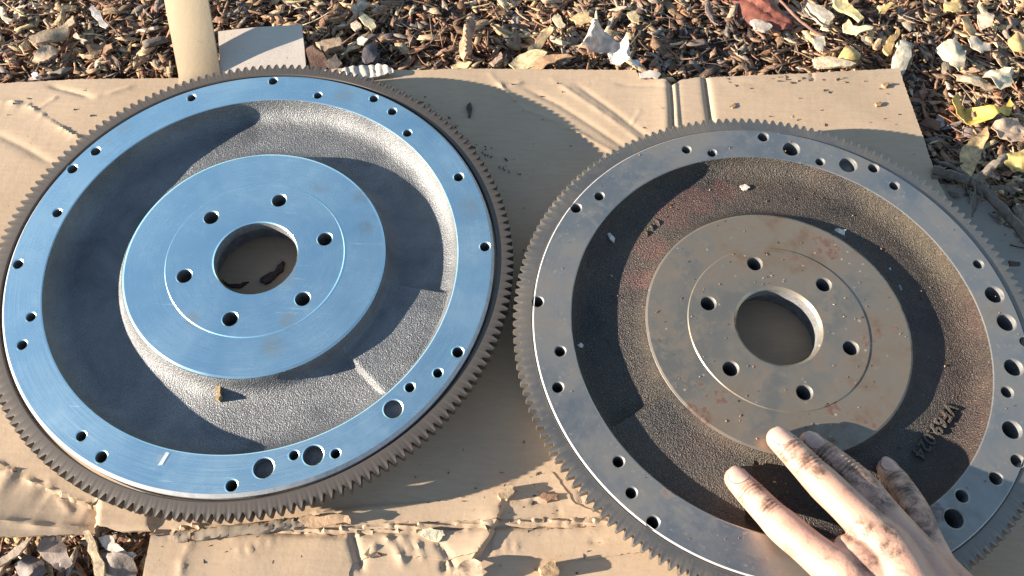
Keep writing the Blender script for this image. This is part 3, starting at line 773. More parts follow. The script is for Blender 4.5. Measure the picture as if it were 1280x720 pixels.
C_['pit'] = np.where(near, C_['pit'] * 0.3, C_['pit']); C_['rol'] = np.where(near, C_['rol'] * 0.3, C_['rol'])
C_ = {k: v[keep] for k, v in C_.items()}; T_ = T_[keep]
CV = chip_geo(C_)
top = CV[:, :, 2].max(1) + C_['z']
over = near[keep] & (top > -0.006)
C_['z'] = np.where(over, C_['z'] - (top + 0.006), C_['z'])
# everything under the other loose sheets stays below them
for (p_, zz) in (([(272, 38), (330, 32), (376, 28), (380, 60), (384, 104), (276, 110)], -0.008), ([(1162, 226), (1205, 232), (1245, 254), (1300, 322), (1390, 420), (1400, 620), (1240, 430)], -0.016)):
    mm = inside(pxs(p_), C_['x'], C_['y']); tp = CV[:, :, 2].max(1) + C_['z']
    C_['z'] = np.where(mm & (tp > zz), C_['z'] - (tp - zz), C_['z'])
pos = np.column_stack([C_['x'], C_['y'], C_['z']])
pr = project(pos)
vis = (pr[:, 0] > 2) & (pr[:, 0] < 1278) & (pr[:, 1] > 2) & (pr[:, 1] < 718) & ~inside(main_out, C_['x'], C_['y'])
score = C_['L'] * C_['W'] * np.clip((C_['z'] + 0.030) / 0.02, 0.02, 1.2) ** 2 * vis
order = np.argsort(-score); big = order[:290]; rest = np.setdiff1d(np.arange(len(score)), big)
st = link("bark_mulch", chip_mesh("bark_mulch", CV[rest] + pos[rest][:, None, :], T_[rest], C_["loc"][rest]), CHIPM)
tag(st, "fine shredded brown bark mulch covering the ground around the cardboard", "mulch", kind='stuff')
CHIPS = []
for i in big:
    o = link("bark_chip", chip_mesh("bark_chip", CV[i:i + 1], T_[i:i + 1], C_["loc"][i:i + 1]), CHIPM, loc=pos[i])
    t_ = T_[i]; lum = t_.mean()
    tn = "pale straw" if lum > .36 else "tan" if lum > .23 else "dark" if lum < .09 else "reddish" if t_[0] > 2.0 * t_[1] else "brown"
    sh = "long narrow" if C_['L'][i] > 4.2 * C_['W'][i] else "broad" if C_['L'][i] < 2.3 * C_['W'][i] else "oblong"
    CHIPS.append((o, f"{sh} {tn} bark chip", pr[i, 0], pr[i, 1]))

# ------------------------------------------------------------------ leaves, scraps and larger wood pieces traced one by one
def tone_attr(me, col):
    a = me.attributes.new('tone', 'FLOAT_COLOR', 'POINT'); n_ = len(me.vertices)
    cc = np.ones((n_, 4), np.float32); cc[:, :3] = np.array(col) * np.random.default_rng(n_).uniform(0.93, 1.07, (n_, 1))
    a.data.foreach_set('color', cc.reshape(-1))
LEAFM = m_tone("dry_leaf", 0.65, 120)
def ragged(pts, k):
    for lev in range(2):
        o_ = []
        for a, b in zip(pts, pts[1:] + pts[:1]):
            L = math.hypot(b[0] - a[0], b[1] - a[1]); d = random.gauss(0, k) * L * (0.8 ** lev)
            o_ += [a, ((a[0] + b[0]) / 2 - (b[1] - a[1]) / (L + 1e-9) * d, (a[1] + b[1]) / 2 + (b[0] - a[0]) / (L + 1e-9) * d)]
        pts = o_
    return pts
def piece(name, out_px, z, tone, label, cat, thick, amp, s=40, bend=0.0, mat=None, slope=(0, 0), ridge=None, group=None, sp=0.003, rest=False):
    out = ragged(pxs(out_px, z), 0.09 if mat is LEAFM else 0.10); ox = sum(p[0] for p in out) / len(out); oy = sum(p[1] for p in out) / len(out)
    if rest: z = float(main_h(np.array([ox]), np.array([oy]))[0]) + thick - 0.0004
    base = wavy(z, amp, s, slope, (ox, oy), bend)
    A2 = np.array(out) - np.array([ox, oy]); ev = np.linalg.eigh(A2.T @ A2)[1][:, 0]; ca_, sa_ = ev; curl = random.choice((-1, 1)) * random.uniform(6, 16)
    def hf(x, y):
        h = base(x, y)
        if mat is LEAFM: h = h + amp * (0.7 - 2.2 * np.abs(vnoise(x + z, y, s * 1.4))) * 0.45 + amp * 0.12 * vnoise(x, y, s * 6) + curl * ((x - ox) * ca_ + (y - oy) * sa_) ** 2 + 0.0010 * np.exp(-np.abs((x - ox) * ca_ + (y - oy) * sa_) / 0.0012)
        if ridge:
            for pts, ht, wd in ridge:
                d, *_ = seg_dist(x, y, pxs(pts, z)); h = h + ht * np.exp(-(d / wd) ** 2)
        return h
    me, c = sheet_mesh(name, out, hf, thick, sp, jag=0.0004)
    tone_attr(me, tone)
    return tag(link(name, me, mat or BARK, loc=c), label, cat, group)
piece("dry_leaf", [(905, -14), (930, 18), (955, 24), (975, 34), (997, 33), (990, 20), (978, 8), (962, -6), (950, -24), (920, -30)], -0.004, (0.20, 0.070, 0.048), "curled dark red dry leaf at the top edge", "leaf", 0.0006, 0.002, 60, -3.0, LEAFM,
      ridge=[([(915, -15), (950, 8), (997, 33)], -0.0025, 0.0025)] + [([(925 + k * 14, 18 + k * 4), (940 + k * 12, -2 + k * 6)], 0.0012, 0.0014) for k in range(5)])
piece("yellow_leaf", [(1187, 128), (1196, 122), (1208, 131), (1222, 134), (1236, 138), (1250, 134), (1262, 124), (1268, 130), (1264, 142), (1246, 146), (1236, 154), (1216, 156), (1204, 150), (1194, 144)], -0.005, (0.66, 0.45, 0.10), "bright yellow crumpled leaf right of the cardboard", "leaf", 0.0006, 0.006, 55, 2.0, LEAFM)
piece("pale_leaf", [(1172, 58), (1184, 50), (1196, 55), (1206, 66), (1202, 84), (1196, 92), (1186, 86), (1178, 76)], -0.005, (0.60, 0.52, 0.37), "white crinkled leaf beside the dark hollow at upper right", "leaf", 0.0006, 0.006, 70, 0, LEAFM)
piece("pale_leaf", [(1208, 52), (1222, 48), (1238, 54), (1239, 62), (1226, 66), (1212, 60)], -0.003, (0.62, 0.53, 0.40), "small white flake above the dark hollow at upper right", "leaf", 0.0006, 0.005, 80, 0, LEAFM)
piece("pale_leaf", [(1228, 96), (1240, 86), (1256, 82), (1264, 92), (1266, 104), (1252, 112), (1238, 108)], -0.004, (0.58, 0.53, 0.38), "ribbed white leaf above the bright yellow leaf", "leaf", 0.0006, 0.006, 90, 0, LEAFM)
piece("pale_leaf", [(1192, 92), (1212, 92), (1234, 100), (1250, 110), (1236, 112), (1214, 106), (1196, 100)], -0.006, (0.56, 0.44, 0.29), "long cream leaf fragment between two white leaves", "leaf", 0.0006, 0.003, 60, 0, LEAFM)
piece("tan_leaf", [(1236, 156), (1234, 175), (1228, 196), (1218, 214), (1204, 226), (1196, 232), (1202, 200), (1206, 180), (1222, 166)], -0.006, (0.55, 0.38, 0.19), "pointed tan leaf hanging over the twig, tip in shade", "leaf", 0.0007, 0.003, 40, 0, LEAFM, ridge=[([(1234, 160), (1200, 228)], -0.002, 0.0025)])
piece("pale_leaf", [(1238, 160), (1252, 150), (1270, 150), (1284, 160), (1282, 182), (1262, 178), (1246, 172)], -0.006, (0.52, 0.38, 0.26), "crumpled pinkish cream leaf below the bright yellow leaf", "leaf", 0.0006, 0.007, 75, 0, LEAFM)
piece("yellow_leaf", [(1250, 200), (1262, 192), (1284, 186), (1296, 200), (1290, 216), (1270, 212), (1256, 208)], -0.006, (0.64, 0.48, 0.17), "yellow leaf at the right edge beyond the twig", "leaf", 0.0006, 0.006, 60, 0, LEAFM)
piece("pale_leaf", [(1014, 50), (1022, 44), (1030, 47), (1029, 58), (1023, 69), (1017, 62)], -0.003, (0.66, 0.58, 0.44), "small white pointed leaf lying above the sheet's back edge", "leaf", 0.0006, 0.003, 60, 0, LEAFM)
piece("paper_scrap", [(716, 68), (728, 64), (734, 48), (737, 34), (742, 33), (756, 42), (770, 52), (780, 58), (766, 64), (752, 64), (736, 68)], 0.001, (0.52, 0.44, 0.38), "folded grey-white scrap of paper behind the cardboard's back edge", "paper scrap", 0.0006, 0.003, 50, 0, LEAFM,
      ridge=[([(742, 33), (738, 55), (728, 66)], 0.014, 0.006)])
piece("paper_scrap", [(760, 64), (772, 56), (782, 55), (786, 66), (790, 72), (800, 74), (798, 84), (782, 86), (772, 82), (764, 74)], 0.002, (0.70, 0.66, 0.60), "crumpled bright white paper scrap at the cardboard's back edge", "paper scrap", 0.0006, 0.006, 90, 0, LEAFM, ridge=[([(782, 55), (783, 84)], 0.006, 0.004)])
piece("wood_flake", [(712, 22), (724, 15), (736, 14), (742, 23), (734, 28), (720, 30)], -0.004, (0.66, 0.48, 0.25), "yellow pentagon-shaped wood flake above the grey paper scrap", "wood flake", 0.0012, 0.001)
piece("wood_flake", [(690, 22), (697, 16), (707, 30), (700, 36)], -0.004, (0.70, 0.58, 0.36), "narrow cream wood flake left of the yellow pentagon flake", "wood flake", 0.0012, 0.001)
piece("wood_flake", [(784, 16), (790, 13), (800, 20), (799, 29), (788, 24)], -0.005, (0.62, 0.48, 0.27), "cream wood flake with a shaded right half above the white paper", "wood flake", 0.0012, 0.001)
piece("wood_flake", [(636, 80), (650, 66), (672, 62), (684, 66), (676, 76), (662, 84), (648, 88)], -0.002, (0.66, 0.52, 0.30), "pale yellowish wood flake touching the sheet's back edge", "wood flake", 0.0015, 0.003, 50)
piece("wood_strip", [(660, 84), (672, 70), (690, 66), (716, 70), (700, 73), (686, 78), (672, 88)], 0.0005, (0.50, 0.31, 0.17), "curved tan bark strip lying along the sheet's back edge", "bark strip", 0.0015, 0.003, 50, -4)
piece("wood_strip", [(660, 60), (672, 46), (688, 30), (692, 34), (680, 54), (668, 72), (658, 80)], -0.003, (0.50, 0.36, 0.20), "fibrous tan strip leaning up from the pale yellowish flake", "bark strip", 0.0016, 0.003, 70)
piece("bark_slab", [(38, 48), (52, 42), (70, 36), (84, 24), (92, 20), (94, 30), (84, 40), (64, 52), (46, 57), (40, 54)], -0.003, (0.40, 0.30, 0.20), "long grey-tan bark slab slanting in the upper left mulch", "bark slab", 0.003, 0.003, 40)
piece("bark_slab", [(38, 74), (50, 62), (58, 55), (72, 60), (70, 66), (62, 76), (48, 77)], -0.005, (0.46, 0.35, 0.24), "ribbed pale bark slab below the long slanting slab", "bark slab", 0.002, 0.004, 90)
piece("wood_flake", [(91, 45), (95, 40), (109, 50), (104, 54)], -0.004, (0.62, 0.52, 0.38), "small bright white wood flake near the long slanting slab", "wood flake", 0.0012, 0.001)
piece("wood_flake", [(-4, 6), (4, 10), (15, 24), (10, 28), (0, 18)], -0.004, (0.78, 0.68, 0.50), "pale cream wood splinter at the upper left corner", "wood flake", 0.002, 0.001)
piece("wood_flake", [(118, 8), (126, 16), (136, 32), (132, 35), (122, 26), (112, 12)], -0.003, (0.70, 0.62, 0.55), "curved whitish splinter on the upper left mulch", "wood flake", 0.0012, 0.002)
piece("bark_slab", [(108, 58), (122, 54), (140, 54), (142, 62), (132, 66), (112, 66)], -0.006, (0.28, 0.17, 0.10), "reddish brown ribbed bark slab in the upper left mulch", "bark slab", 0.003, 0.003, 90)
piece("pebble", [(39, 93), (42, 90), (47, 91), (48, 95), (44, 97), (40, 96)], -0.004, (0.80, 0.78, 0.74), "small round white pebble beside the sheet's upper left edge", "pebble", 0.003, 0.0005, sp=0.0015)
piece("bark_slab", [(394, 52), (404, 49), (424, 46), (426, 56), (410, 60), (406, 64), (400, 58)], 0.0, (0.42, 0.30, 0.20), "square-ended tan bark block behind the clean wheel", "bark slab", 0.006, 0.0008)
piece("bark_slab", [(382, 62), (392, 58), (404, 66), (408, 82), (400, 92), (384, 92)], 0.0, (0.17, 0.10, 0.07), "dark reddish bark lump beside the pale square cardboard", "bark slab", 0.006, 0.004, 70)
piece("bark_slab", [(408, 76), (420, 68), (428, 80), (416, 90)], -0.002, (0.16, 0.13, 0.11), "dark square bark chunk above the torn pale scrap", "bark slab", 0.006, 0.001)
piece("bark_slab", [(455, 62), (462, 52), (470, 56), (474, 66), (466, 76), (456, 78)], -0.001, (0.10, 0.09, 0.10), "dark slate-grey bark lump above the torn pale scrap", "bark slab", 0.008, 0.003, 70)
piece("wood_flake", [(449, 24), (455, 19), (466, 24), (470, 33), (464, 36), (456, 32)], -0.003, (0.72, 0.62, 0.38), "double cream wood flake above the slate-grey lump", "wood flake", 0.0014, 0.003, 60)
piece("wood_flake", [(446, 48), (452, 44), (460, 48), (454, 54), (447, 53)], -0.002, (0.80, 0.74, 0.58), "small bright cream flake just above the slate-grey lump", "wood flake", 0.0014, 0.002, 60)
piece("bark_slab", [(438, 30), (446, 26), (452, 34), (444, 38)], -0.003, (0.60, 0.48, 0.36), "small square pale chip left of the double cream flake", "bark slab", 0.002, 0.001)
piece("wood_strip", [(576, 68), (579, 40), (586, 20), (592, 22), (590, 44), (588, 66), (580, 74)], 0.0, (0.42, 0.25, 0.16), "upright fibrous brown strip in the middle of the mulch", "bark strip", 0.004, 0.003, 90, ridge=[([(583, 24), (582, 70)], 0.006, 0.003)])
piece("wood_strip", [(564, 82), (574, 74), (590, 80), (584, 86), (566, 87)], -0.002, (0.62, 0.46, 0.25), "cream fibrous tuft below the upright brown strip", "bark strip", 0.002, 0.003, 90)
piece("bark_slab", [(611, 78), (622, 70), (626, 64), (628, 72), (618, 80)], -0.002, (0.58, 0.40, 0.27), "pale pinkish chip right of the upright brown strip", "bark slab", 0.003, 0.001)
piece("wood_flake", [(938, 26), (944, 24), (962, 28), (966, 32), (962, 37), (944, 36)], -0.003, (0.62, 0.52, 0.42), "pitted whitish chip just below the dark red leaf", "wood flake", 0.003, 0.001)
piece("bark_slab", [(1010, 2), (1024, 6), (1038, 14), (1043, 20), (1038, 25), (1028, 22), (1014, 12)], -0.001, (0.50, 0.44, 0.34), "grey stick stub with a cream cut end at the top", "bark slab", 0.008, 0.002, 60)
piece("bark_slab", [(1042, -4), (1060, -2), (1072, 12), (1080, 22), (1074, 26), (1064, 18), (1048, 10)], -0.001, (0.66, 0.55, 0.26), "yellowish split wood slab at the top right of centre", "bark slab", 0.003, 0.002, 60)
piece("wood_flake", [(1056, 36), (1062, 20), (1068, 30), (1082, 30), (1092, 33), (1088, 38), (1072, 42), (1060, 38)], -0.002, (0.76, 0.66, 0.40), "large forked cream wood flake below the yellowish slab", "wood flake", 0.0014, 0.004, 50)
piece("wood_knot", [(1052, 64), (1056, 58), (1066, 55), (1075, 58), (1078, 66), (1074, 72), (1060, 73), (1053, 70)], -0.001, (0.55, 0.40, 0.16), "round yellow wood knot above the sheet's back edge", "wood knot", 0.010, 0.003, 90, -30)
piece("wood_strip", [(1104, 60), (1110, 48), (1121, 36), (1124, 44), (1118, 56), (1112, 68), (1108, 68)], -0.001, (0.58, 0.38, 0.16), "orange-tan curled strip above the sheet's right corner", "bark strip", 0.002, 0.002, 60, 6)
piece("bark_slab", [(1122, 60), (1126, 46), (1134, 42), (1141, 52), (1140, 70), (1134, 84), (1124, 82)], 0.001, (0.46, 0.43, 0.34), "upright grey weathered wood piece at the sheet's right corner", "bark slab", 0.008, 0.003, 50, -20)
piece("wood_strip", [(1016, 74), (1030, 71), (1052, 74), (1070, 80), (1062, 84), (1040, 85), (1020, 83)], -0.001, (0.68, 0.54, 0.36), "long pale shard lying along the sheet's back edge", "bark strip", 0.002, 0.002, 50)
piece("wood_flake", [(1098, 6), (1112, 2), (1119, 4), (1108, 14), (1100, 14)], -0.003, (0.66, 0.48, 0.20), "small orange-yellow chip at the top right", "wood flake", 0.003, 0.001)
piece("tan_leaf", [(1180, 4), (1196, 0), (1200, 14), (1190, 17), (1180, 14)], -0.003, (0.60, 0.44, 0.18), "square golden leaf piece at the top right", "leaf", 0.0007, 0.003, 60, 0, LEAFM)
piece("tan_leaf", [(1200, 26), (1212, 20), (1222, 36), (1218, 46), (1206, 40)], -0.003, (0.56, 0.36, 0.17), "brownish tan leaf piece above the white flake", "leaf", 0.0007, 0.004, 60, 0, LEAFM)
piece("pale_leaf", [(1222, 18), (1232, 14), (1242, 18), (1240, 32), (1228, 36)], -0.003, (0.62, 0.52, 0.38), "squarish white leaf piece at the top right", "leaf", 0.0006, 0.004, 60, 0, LEAFM)
piece("tan_leaf", [(1260, 50), (1270, 44), (1284, 56), (1282, 66), (1268, 62)], -0.003, (0.60, 0.42, 0.18), "golden leaf piece at the right edge", "leaf", 0.0007, 0.004, 60, 0, LEAFM)
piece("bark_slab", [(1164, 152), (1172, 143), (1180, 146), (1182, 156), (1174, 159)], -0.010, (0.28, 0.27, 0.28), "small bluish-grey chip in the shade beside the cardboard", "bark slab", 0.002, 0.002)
# lower left corner
piece("wood_strip", [(104, 664), (112, 663), (122, 690), (130, 722), (122, 724), (114, 696)], -0.002, (0.66, 0.52, 0.33), "pale straight splinter at the bottom left below the flap", "bark strip", 0.002, 0.0005)
piece("wood_strip", [(-4, 700), (14, 690), (36, 674), (42, 672), (34, 684), (14, 700), (0, 710)], -0.006, (0.46, 0.36, 0.26), "bent grey-tan strip in the bottom left corner", "bark strip", 0.002, 0.002, 40, 5)
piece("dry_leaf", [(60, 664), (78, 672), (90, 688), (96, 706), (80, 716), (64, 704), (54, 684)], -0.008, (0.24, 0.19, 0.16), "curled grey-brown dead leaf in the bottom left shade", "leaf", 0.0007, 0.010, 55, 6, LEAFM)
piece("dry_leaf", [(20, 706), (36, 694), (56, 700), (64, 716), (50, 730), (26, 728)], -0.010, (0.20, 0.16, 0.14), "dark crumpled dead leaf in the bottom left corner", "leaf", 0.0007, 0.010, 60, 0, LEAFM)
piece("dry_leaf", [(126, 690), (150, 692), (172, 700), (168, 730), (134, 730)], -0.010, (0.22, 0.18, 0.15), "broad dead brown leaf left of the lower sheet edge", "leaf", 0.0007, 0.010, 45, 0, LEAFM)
piece("paper_scrap", [(122, 672), (140, 670), (152, 684), (172, 694), (168, 700), (148, 694), (130, 684)], -0.004, (0.62, 0.54, 0.44), "torn pale liner scrap hanging under the small flap", "paper scrap", 0.0008, 0.003, 60, 0, LEAFM)

# tell the larger chips apart by the nearest leaf, scrap or slab
MARKS_ = []
for o in COL.objects:
    if o.get('category') in ('leaf', 'paper scrap', 'wood flake', 'bark strip', 'bark slab', 'pebble', 'wood knot') and o.get('label'):
        lb = o['label']; cut = len(lb)
        for w_ in (' at ', ' beside ', ' above ', ' below ', ' in ', ' of ', ' lying ', ' leaning ', ' just ', ' right ', ' left ', ' behind ', ' slanting ', ' near ', ' with ', ' hanging ', ' touching ', ' on ', ' between ', ' under '):
            k = lb.find(w_)
            if k > 0: cut = min(cut, k)
        p_ = project([list(o.location)])[0]; MARKS_.append((lb[:cut], p_[0], p_[1]))
names_ = [m_[0] for m_ in MARKS_]; MARKS_ = [m_ for m_ in MARKS_ if names_.count(m_[0]) == 1]
byl = {}
for o, kind_, x, y in CHIPS:
    lb, mx, my = min(MARKS_, key=lambda m_: math.hypot(m_[1] - x, m_[2] - y)); dx, dy = x - mx, y - my
    dr = ("right of" if dx > 0 else "left of") if abs(dx) > abs(dy) else ("below" if dy > 0 else "above")
    byl.setdefault((kind_, dr, lb), []).append((math.hypot(dx, dy), o))
for (kind_, dr, lb), lst in byl.items():
    lst.sort(key=lambda t_: t_[0])
    for k, (d_, o) in enumerate(lst):
        pre = "" if len(lst) == 1 else ("closest " if k == 0 else "farthest " if k == len(lst) - 1 else "")
        tag(o, f"{pre}{kind_} {dr} the {lb}", "bark chip", "bark chips in the mulch bed")

# scraps lying on the cardboard
piece("wood_chip", [(674, 709), (684, 703), (694, 700), (697, 708), (700, 716), (688, 722), (676, 718)], 0.010, (0.52, 0.36, 0.20), "square fibrous wood chip on the cardboard near the bottom edge", "wood chip", 0.0100, 0.0012, 120, 0, rest=True)
piece("wood_chip", [(622, 618), (632, 607), (642, 607), (643, 614), (634, 624), (626, 624)], 0.006, (0.56, 0.42, 0.26), "small tan bark bit on the cardboard between the two wheels", "wood chip", 0.0062, 0.0015, 90, rest=True)
piece("wood_chip", [(522, 664), (528, 660), (547, 661), (556, 668), (548, 676), (536, 673)], 0.005, (0.62, 0.58, 0.42), "pale greenish-white chip on the fold of the cardboard", "wood chip", 0.0028, 0.0008, rest=True)
piece("wood_chip", [(674, 620), (680, 614), (698, 617), (697, 624), (684, 627)], 0.003, (0.30, 0.18, 0.11), "reddish brown flat chip beside the dirty wheel's teeth", "wood chip", 0.003, 0.0006, rest=True)
piece("paper_scrap", [(566, 716), (578, 702), (592, 698), (602, 704), (604, 716), (600, 732), (572, 732)], 0.004, (0.46, 0.34, 0.24), "crumpled torn liner tuft at the bottom edge", "paper scrap", 0.0012, 0.004, 70, 0, LEAFM)
piece("wood_chip", [(454, 692), (462, 682), (474, 680), (482, 686), (474, 694), (464, 697)], 0.003, (0.45, 0.33, 0.22), "dull brown scrap pressed into the lower sheet", "wood chip", 0.0012, 0.002, 90, rest=True)
piece("bark_sliver", [(585, 128), (588, 126), (589, 140), (587, 145), (585, 142)], 0.0022, (0.09, 0.06, 0.05), "thin dark upright sliver in the clean wheel's shadow", "bark sliver", 0.002, 0.0003, sp=0.0015, rest=True)
piece("bark_sliver", [(517, 127), (523, 124), (530, 125), (524, 128), (520, 130)], 0.0035, (0.10, 0.06, 0.05), "short dark sliver at the back of the clean wheel's teeth", "bark sliver", 0.002, 0.0003, sp=0.0015, rest=True)
piece("bark_sliver", [(324, 350), (332, 341), (342, 337), (352, 324), (355, 326), (352, 337), (342, 346), (330, 353)], 0.0035, (0.085, 0.055, 0.045), "dark jagged bark sliver seen through the clean wheel's bore", "bark sliver", 0.003, 0.0008, 90, sp=0.0015, rest=True)
piece("bark_sliver", [(277, 346), (288, 353), (300, 353), (310, 350), (300, 357), (288, 357), (279, 351)], 0.003, (0.06, 0.04, 0.035), "curved dark bark strip at the left inside the bore", "bark sliver", 0.002, 0.0005, sp=0.0015, rest=True)
piece("wood_chip", [(268, 486), (271, 481), (275, 482), (276, 494), (273, 500), (269, 498)], 0.0225, (0.50, 0.36, 0.18), "small upright tan chip in the clean wheel's cast recess", "wood chip", 0.005, 0.0004, sp=0.0015)
piece("wood_chip", [(1042, 288), (1048, 285), (1058, 287), (1056, 294), (1046, 294)], 0.0238, (0.66, 0.62, 0.54), "white oval flake in the dirty wheel's recess beside the hub", "wood chip", 0.0012, 0.0005, sp=0.0015)
piece("wood_chip", [(1102, 337), (1113, 334), (1114, 338), (1104, 341)], 0.0238, (0.60, 0.58, 0.56), "small white splinter in the dirty wheel's recess", "wood chip", 0.0012, 0.0003, sp=0.0015)
piece("wood_chip", [(1120, 357), (1125, 356), (1128, 362), (1124, 367), (1120, 364)], 0.0238, (0.30, 0.29, 0.27), "small grey flake in the dirty wheel's recess", "wood chip", 0.0012, 0.0003, sp=0.0015)
piece("wood_chip", [(1222, 510), (1228, 504), (1236, 501), (1234, 508), (1224, 513)], 0.0238, (0.78, 0.68, 0.42), "bright cream splinter in the dirty wheel's recess near the rim", "wood chip", 0.0012, 0.0003, sp=0.0015)
piece("wood_chip", [(1222, 522), (1226, 518), (1231, 530), (1227, 529)], 0.0238, (0.55, 0.46, 0.26), "dull yellow splinter below the bright cream one", "wood chip", 0.0012, 0.0003, sp=0.0015)
piece("wood_chip", [(759, 292), (763, 291), (769, 298), (768, 303), (763, 299)], 0.0238, (0.62, 0.58, 0.52), "pale fleck in the shaded recess near the left rim", "wood chip", 0.001, 0.0003, sp=0.0015)
piece("wood_chip", [(722, 431), (726, 428), (730, 431), (729, 434), (724, 433)], 0.0300, (0.60, 0.55, 0.50), "pale crumb on the lower left wall of the dirty recess", "wood chip", 0.001, 0.0003, sp=0.0015)
piece("wood_chip", [(925, 232), (931, 230), (938, 234), (934, 237), (928, 236)], 0.0238, (0.70, 0.62, 0.50), "cream crumb at the top of the dirty wheel's recess", "wood chip", 0.0012, 0.0003, sp=0.0015)
piece("bark_sliver", [(1262, 325), (1276, 327), (1276, 331), (1264, 331)], 0.0015, (0.10, 0.07, 0.06), "dark splinter on the cardboard by the right edge teeth", "bark sliver", 0.002, 0.0003, sp=0.0015, rest=True)
piece("wood_chip", [(1104, 102), (1110, 100), (1118, 101), (1110, 106)], 0.0028, (0.40, 0.26, 0.15), "little brown chip on the sheet's far right corner", "wood chip", 0.0022, 0.0004, sp=0.0015, rest=True)
piece("wood_chip", [(1096, 126), (1102, 124), (1105, 127), (1098, 130)], 0.0024, (0.34, 0.22, 0.13), "tiny dark chip below the far right corner's chip", "wood chip", 0.0018, 0.0004, sp=0.0015, rest=True)
piece("wood_chip", [(914, 130), (919, 126), (921, 130), (917, 133)], 0.0024, (0.34, 0.22, 0.13), "tiny brown chip on the sheet above the dirty wheel", "wood chip", 0.0018, 0.0004, sp=0.0015, rest=True)

# rolled torn strip at the fold
def tube(name, pts, rad, mat, tone=None, seg=10, parent=None, wob=0.0, close=True, flat=1.0):
    V, Fl = [], []; P_ = [Vector(p) for p in pts]
    for i, p in enumerate(P_):
        d = (P_[min(i + 1, len(P_) - 1)] - P_[max(i - 1, 0)]).normalized()
        a = d.cross(Vector((0, 0, 1)));
        if a.length < 1e-4: a = Vector((1, 0, 0))
        a.normalize(); b = a.cross(d)
        r = rad[i] if isinstance(rad, (list, tuple)) else rad
        for k in range(seg):
            t = TAU * k / seg; rr = r * (1 + random.uniform(-wob, wob))
            V.append(p + a * math.cos(t) * rr + b * math.sin(t) * rr * flat)
    for i in range(len(P_) - 1):
        for k in range(seg):
            k2 = (k + 1) % seg
            Fl.append((i * seg + k, i * seg + k2, (i + 1) * seg + k2, (i + 1) * seg + k))
    if close:
        Fl.append(tuple(range(seg))[::-1]); Fl.append(tuple((len(P_) - 1) * seg + k for k in range(seg)))
    me = mesh(name, V, Fl, 45); fix_normals(me)
    if tone: tone_attr(me, tone)
    return link(name, me, mat, parent)
def dens(pp, n_):
    out = []
    for a, b in zip(pp[:-1], pp[1:]):
        for k in range(n_): out.append(a + (b - a) * (k / n_))
    return out + [pp[-1]]
o = tube("cardboard_roll", dens([at(244, 670, 0.004), at(280, 664, 0.005), at(330, 660, 0.005), at(360, 654, 0.004), at(390, 651, 0.003)], 8), 0.0033, CARD_ROLL, wob=0.30, seg=12, flat=0.7)
tag(o, "grey rolled strip of torn cardboard along the fold below the clean wheel", "cardboard scrap")
o = tube("cardboard_roll", dens([at(219, 671, 0.004), at(226, 671, 0.0042), at(236, 670, 0.004)], 4), [0.0036] * 9, CARD_ROLL, wob=0.12, seg=12, flat=0.9, close=False)
tag(o, "short hollow end of a torn cardboard roll at the lower left fold", "cardboard scrap")
piece("cardboard_scrap", [(372, 650), (400, 646), (436, 645), (438, 655), (404, 658), (380, 657)], 0.007, (0.50, 0.34, 0.21), "lifted torn liner strip casting shade below the clean wheel", "cardboard scrap", 0.001, 0.001, 40, 0, LEAFM, slope=(0.02, 0.25))

# twig over the shaded cardboard, with its branches
tw = empty("twig", at(1215, 225, 0.0), "forked grey twig crossing the shaded cardboard at the right edge", "twig")
TWIG = m_plain("twig_bark", (0.20, 0.16, 0.12), (0.09, 0.07, 0.055), 180, 0.85, 0.8, 0.0015)
def twp(lst): return [at(x, y, z) - tw.location for x, y, z in lst]
def twig(lst, r0, r1, name):
    P_ = dens(twp(lst), 4); n_ = len(P_)
    P_ = [p + Vector((random.uniform(-1, 1), random.uniform(-1, 1), random.uniform(-1, 1))) * 0.0007 for p in P_]
    o = tube(name, P_, [r0 + (r1 - r0) * i / (n_ - 1) for i in range(n_)], TWIG, seg=8, parent=tw, wob=0.18); return o
twig([(1166, 213, 0.0), (1185, 218, 0.001), (1205, 224, 0.002), (1218, 228, 0.002), (1232, 238, 0.002), (1250, 258, 0.001), (1268, 280, 0.0), (1300, 318, 0.0)], 0.0040, 0.0036, "stem")
twig([(1216, 228, 0.003), (1228, 218, 0.006), (1244, 206, 0.010), (1256, 196, 0.012)], 0.0038, 0.003, "branch")
twig([(1218, 230, 0.002), (1219, 246, 0.0015), (1216, 268, 0.001)], 0.0012, 0.0007, "branch")
twig([(1221, 232, 0.002), (1228, 246, 0.0015), (1214, 270, 0.001)], 0.0013, 0.0007, "branch")
twig([(1165, 222, -0.001), (1190, 219, 0.0), (1215, 226, 0.001)], 0.0020, 0.0014, "branch")
twig([(1168, 200, -0.002), (1190, 208, 0.0), (1214, 224, 0.001)], 0.0014, 0.0018, "branch")
twig([(1238, 236, 0.003), (1256, 234, 0.005), (1276, 238, 0.004)], 0.0022, 0.0014, "branch")
# stalk lying beside the red leaf
o = tube("stalk", dens([at(975, 0, 0.0), at(988, 14, 0.001), at(1000, 26, 0.0), at(1016, 38, -0.002), at(1028, 44, -0.004)], 4), 0.0012, BARK, (0.24, 0.13, 0.10), seg=8, wob=0.15)
tag(o, "thin reddish brown stalk slanting beside the dark red leaf", "stalk")

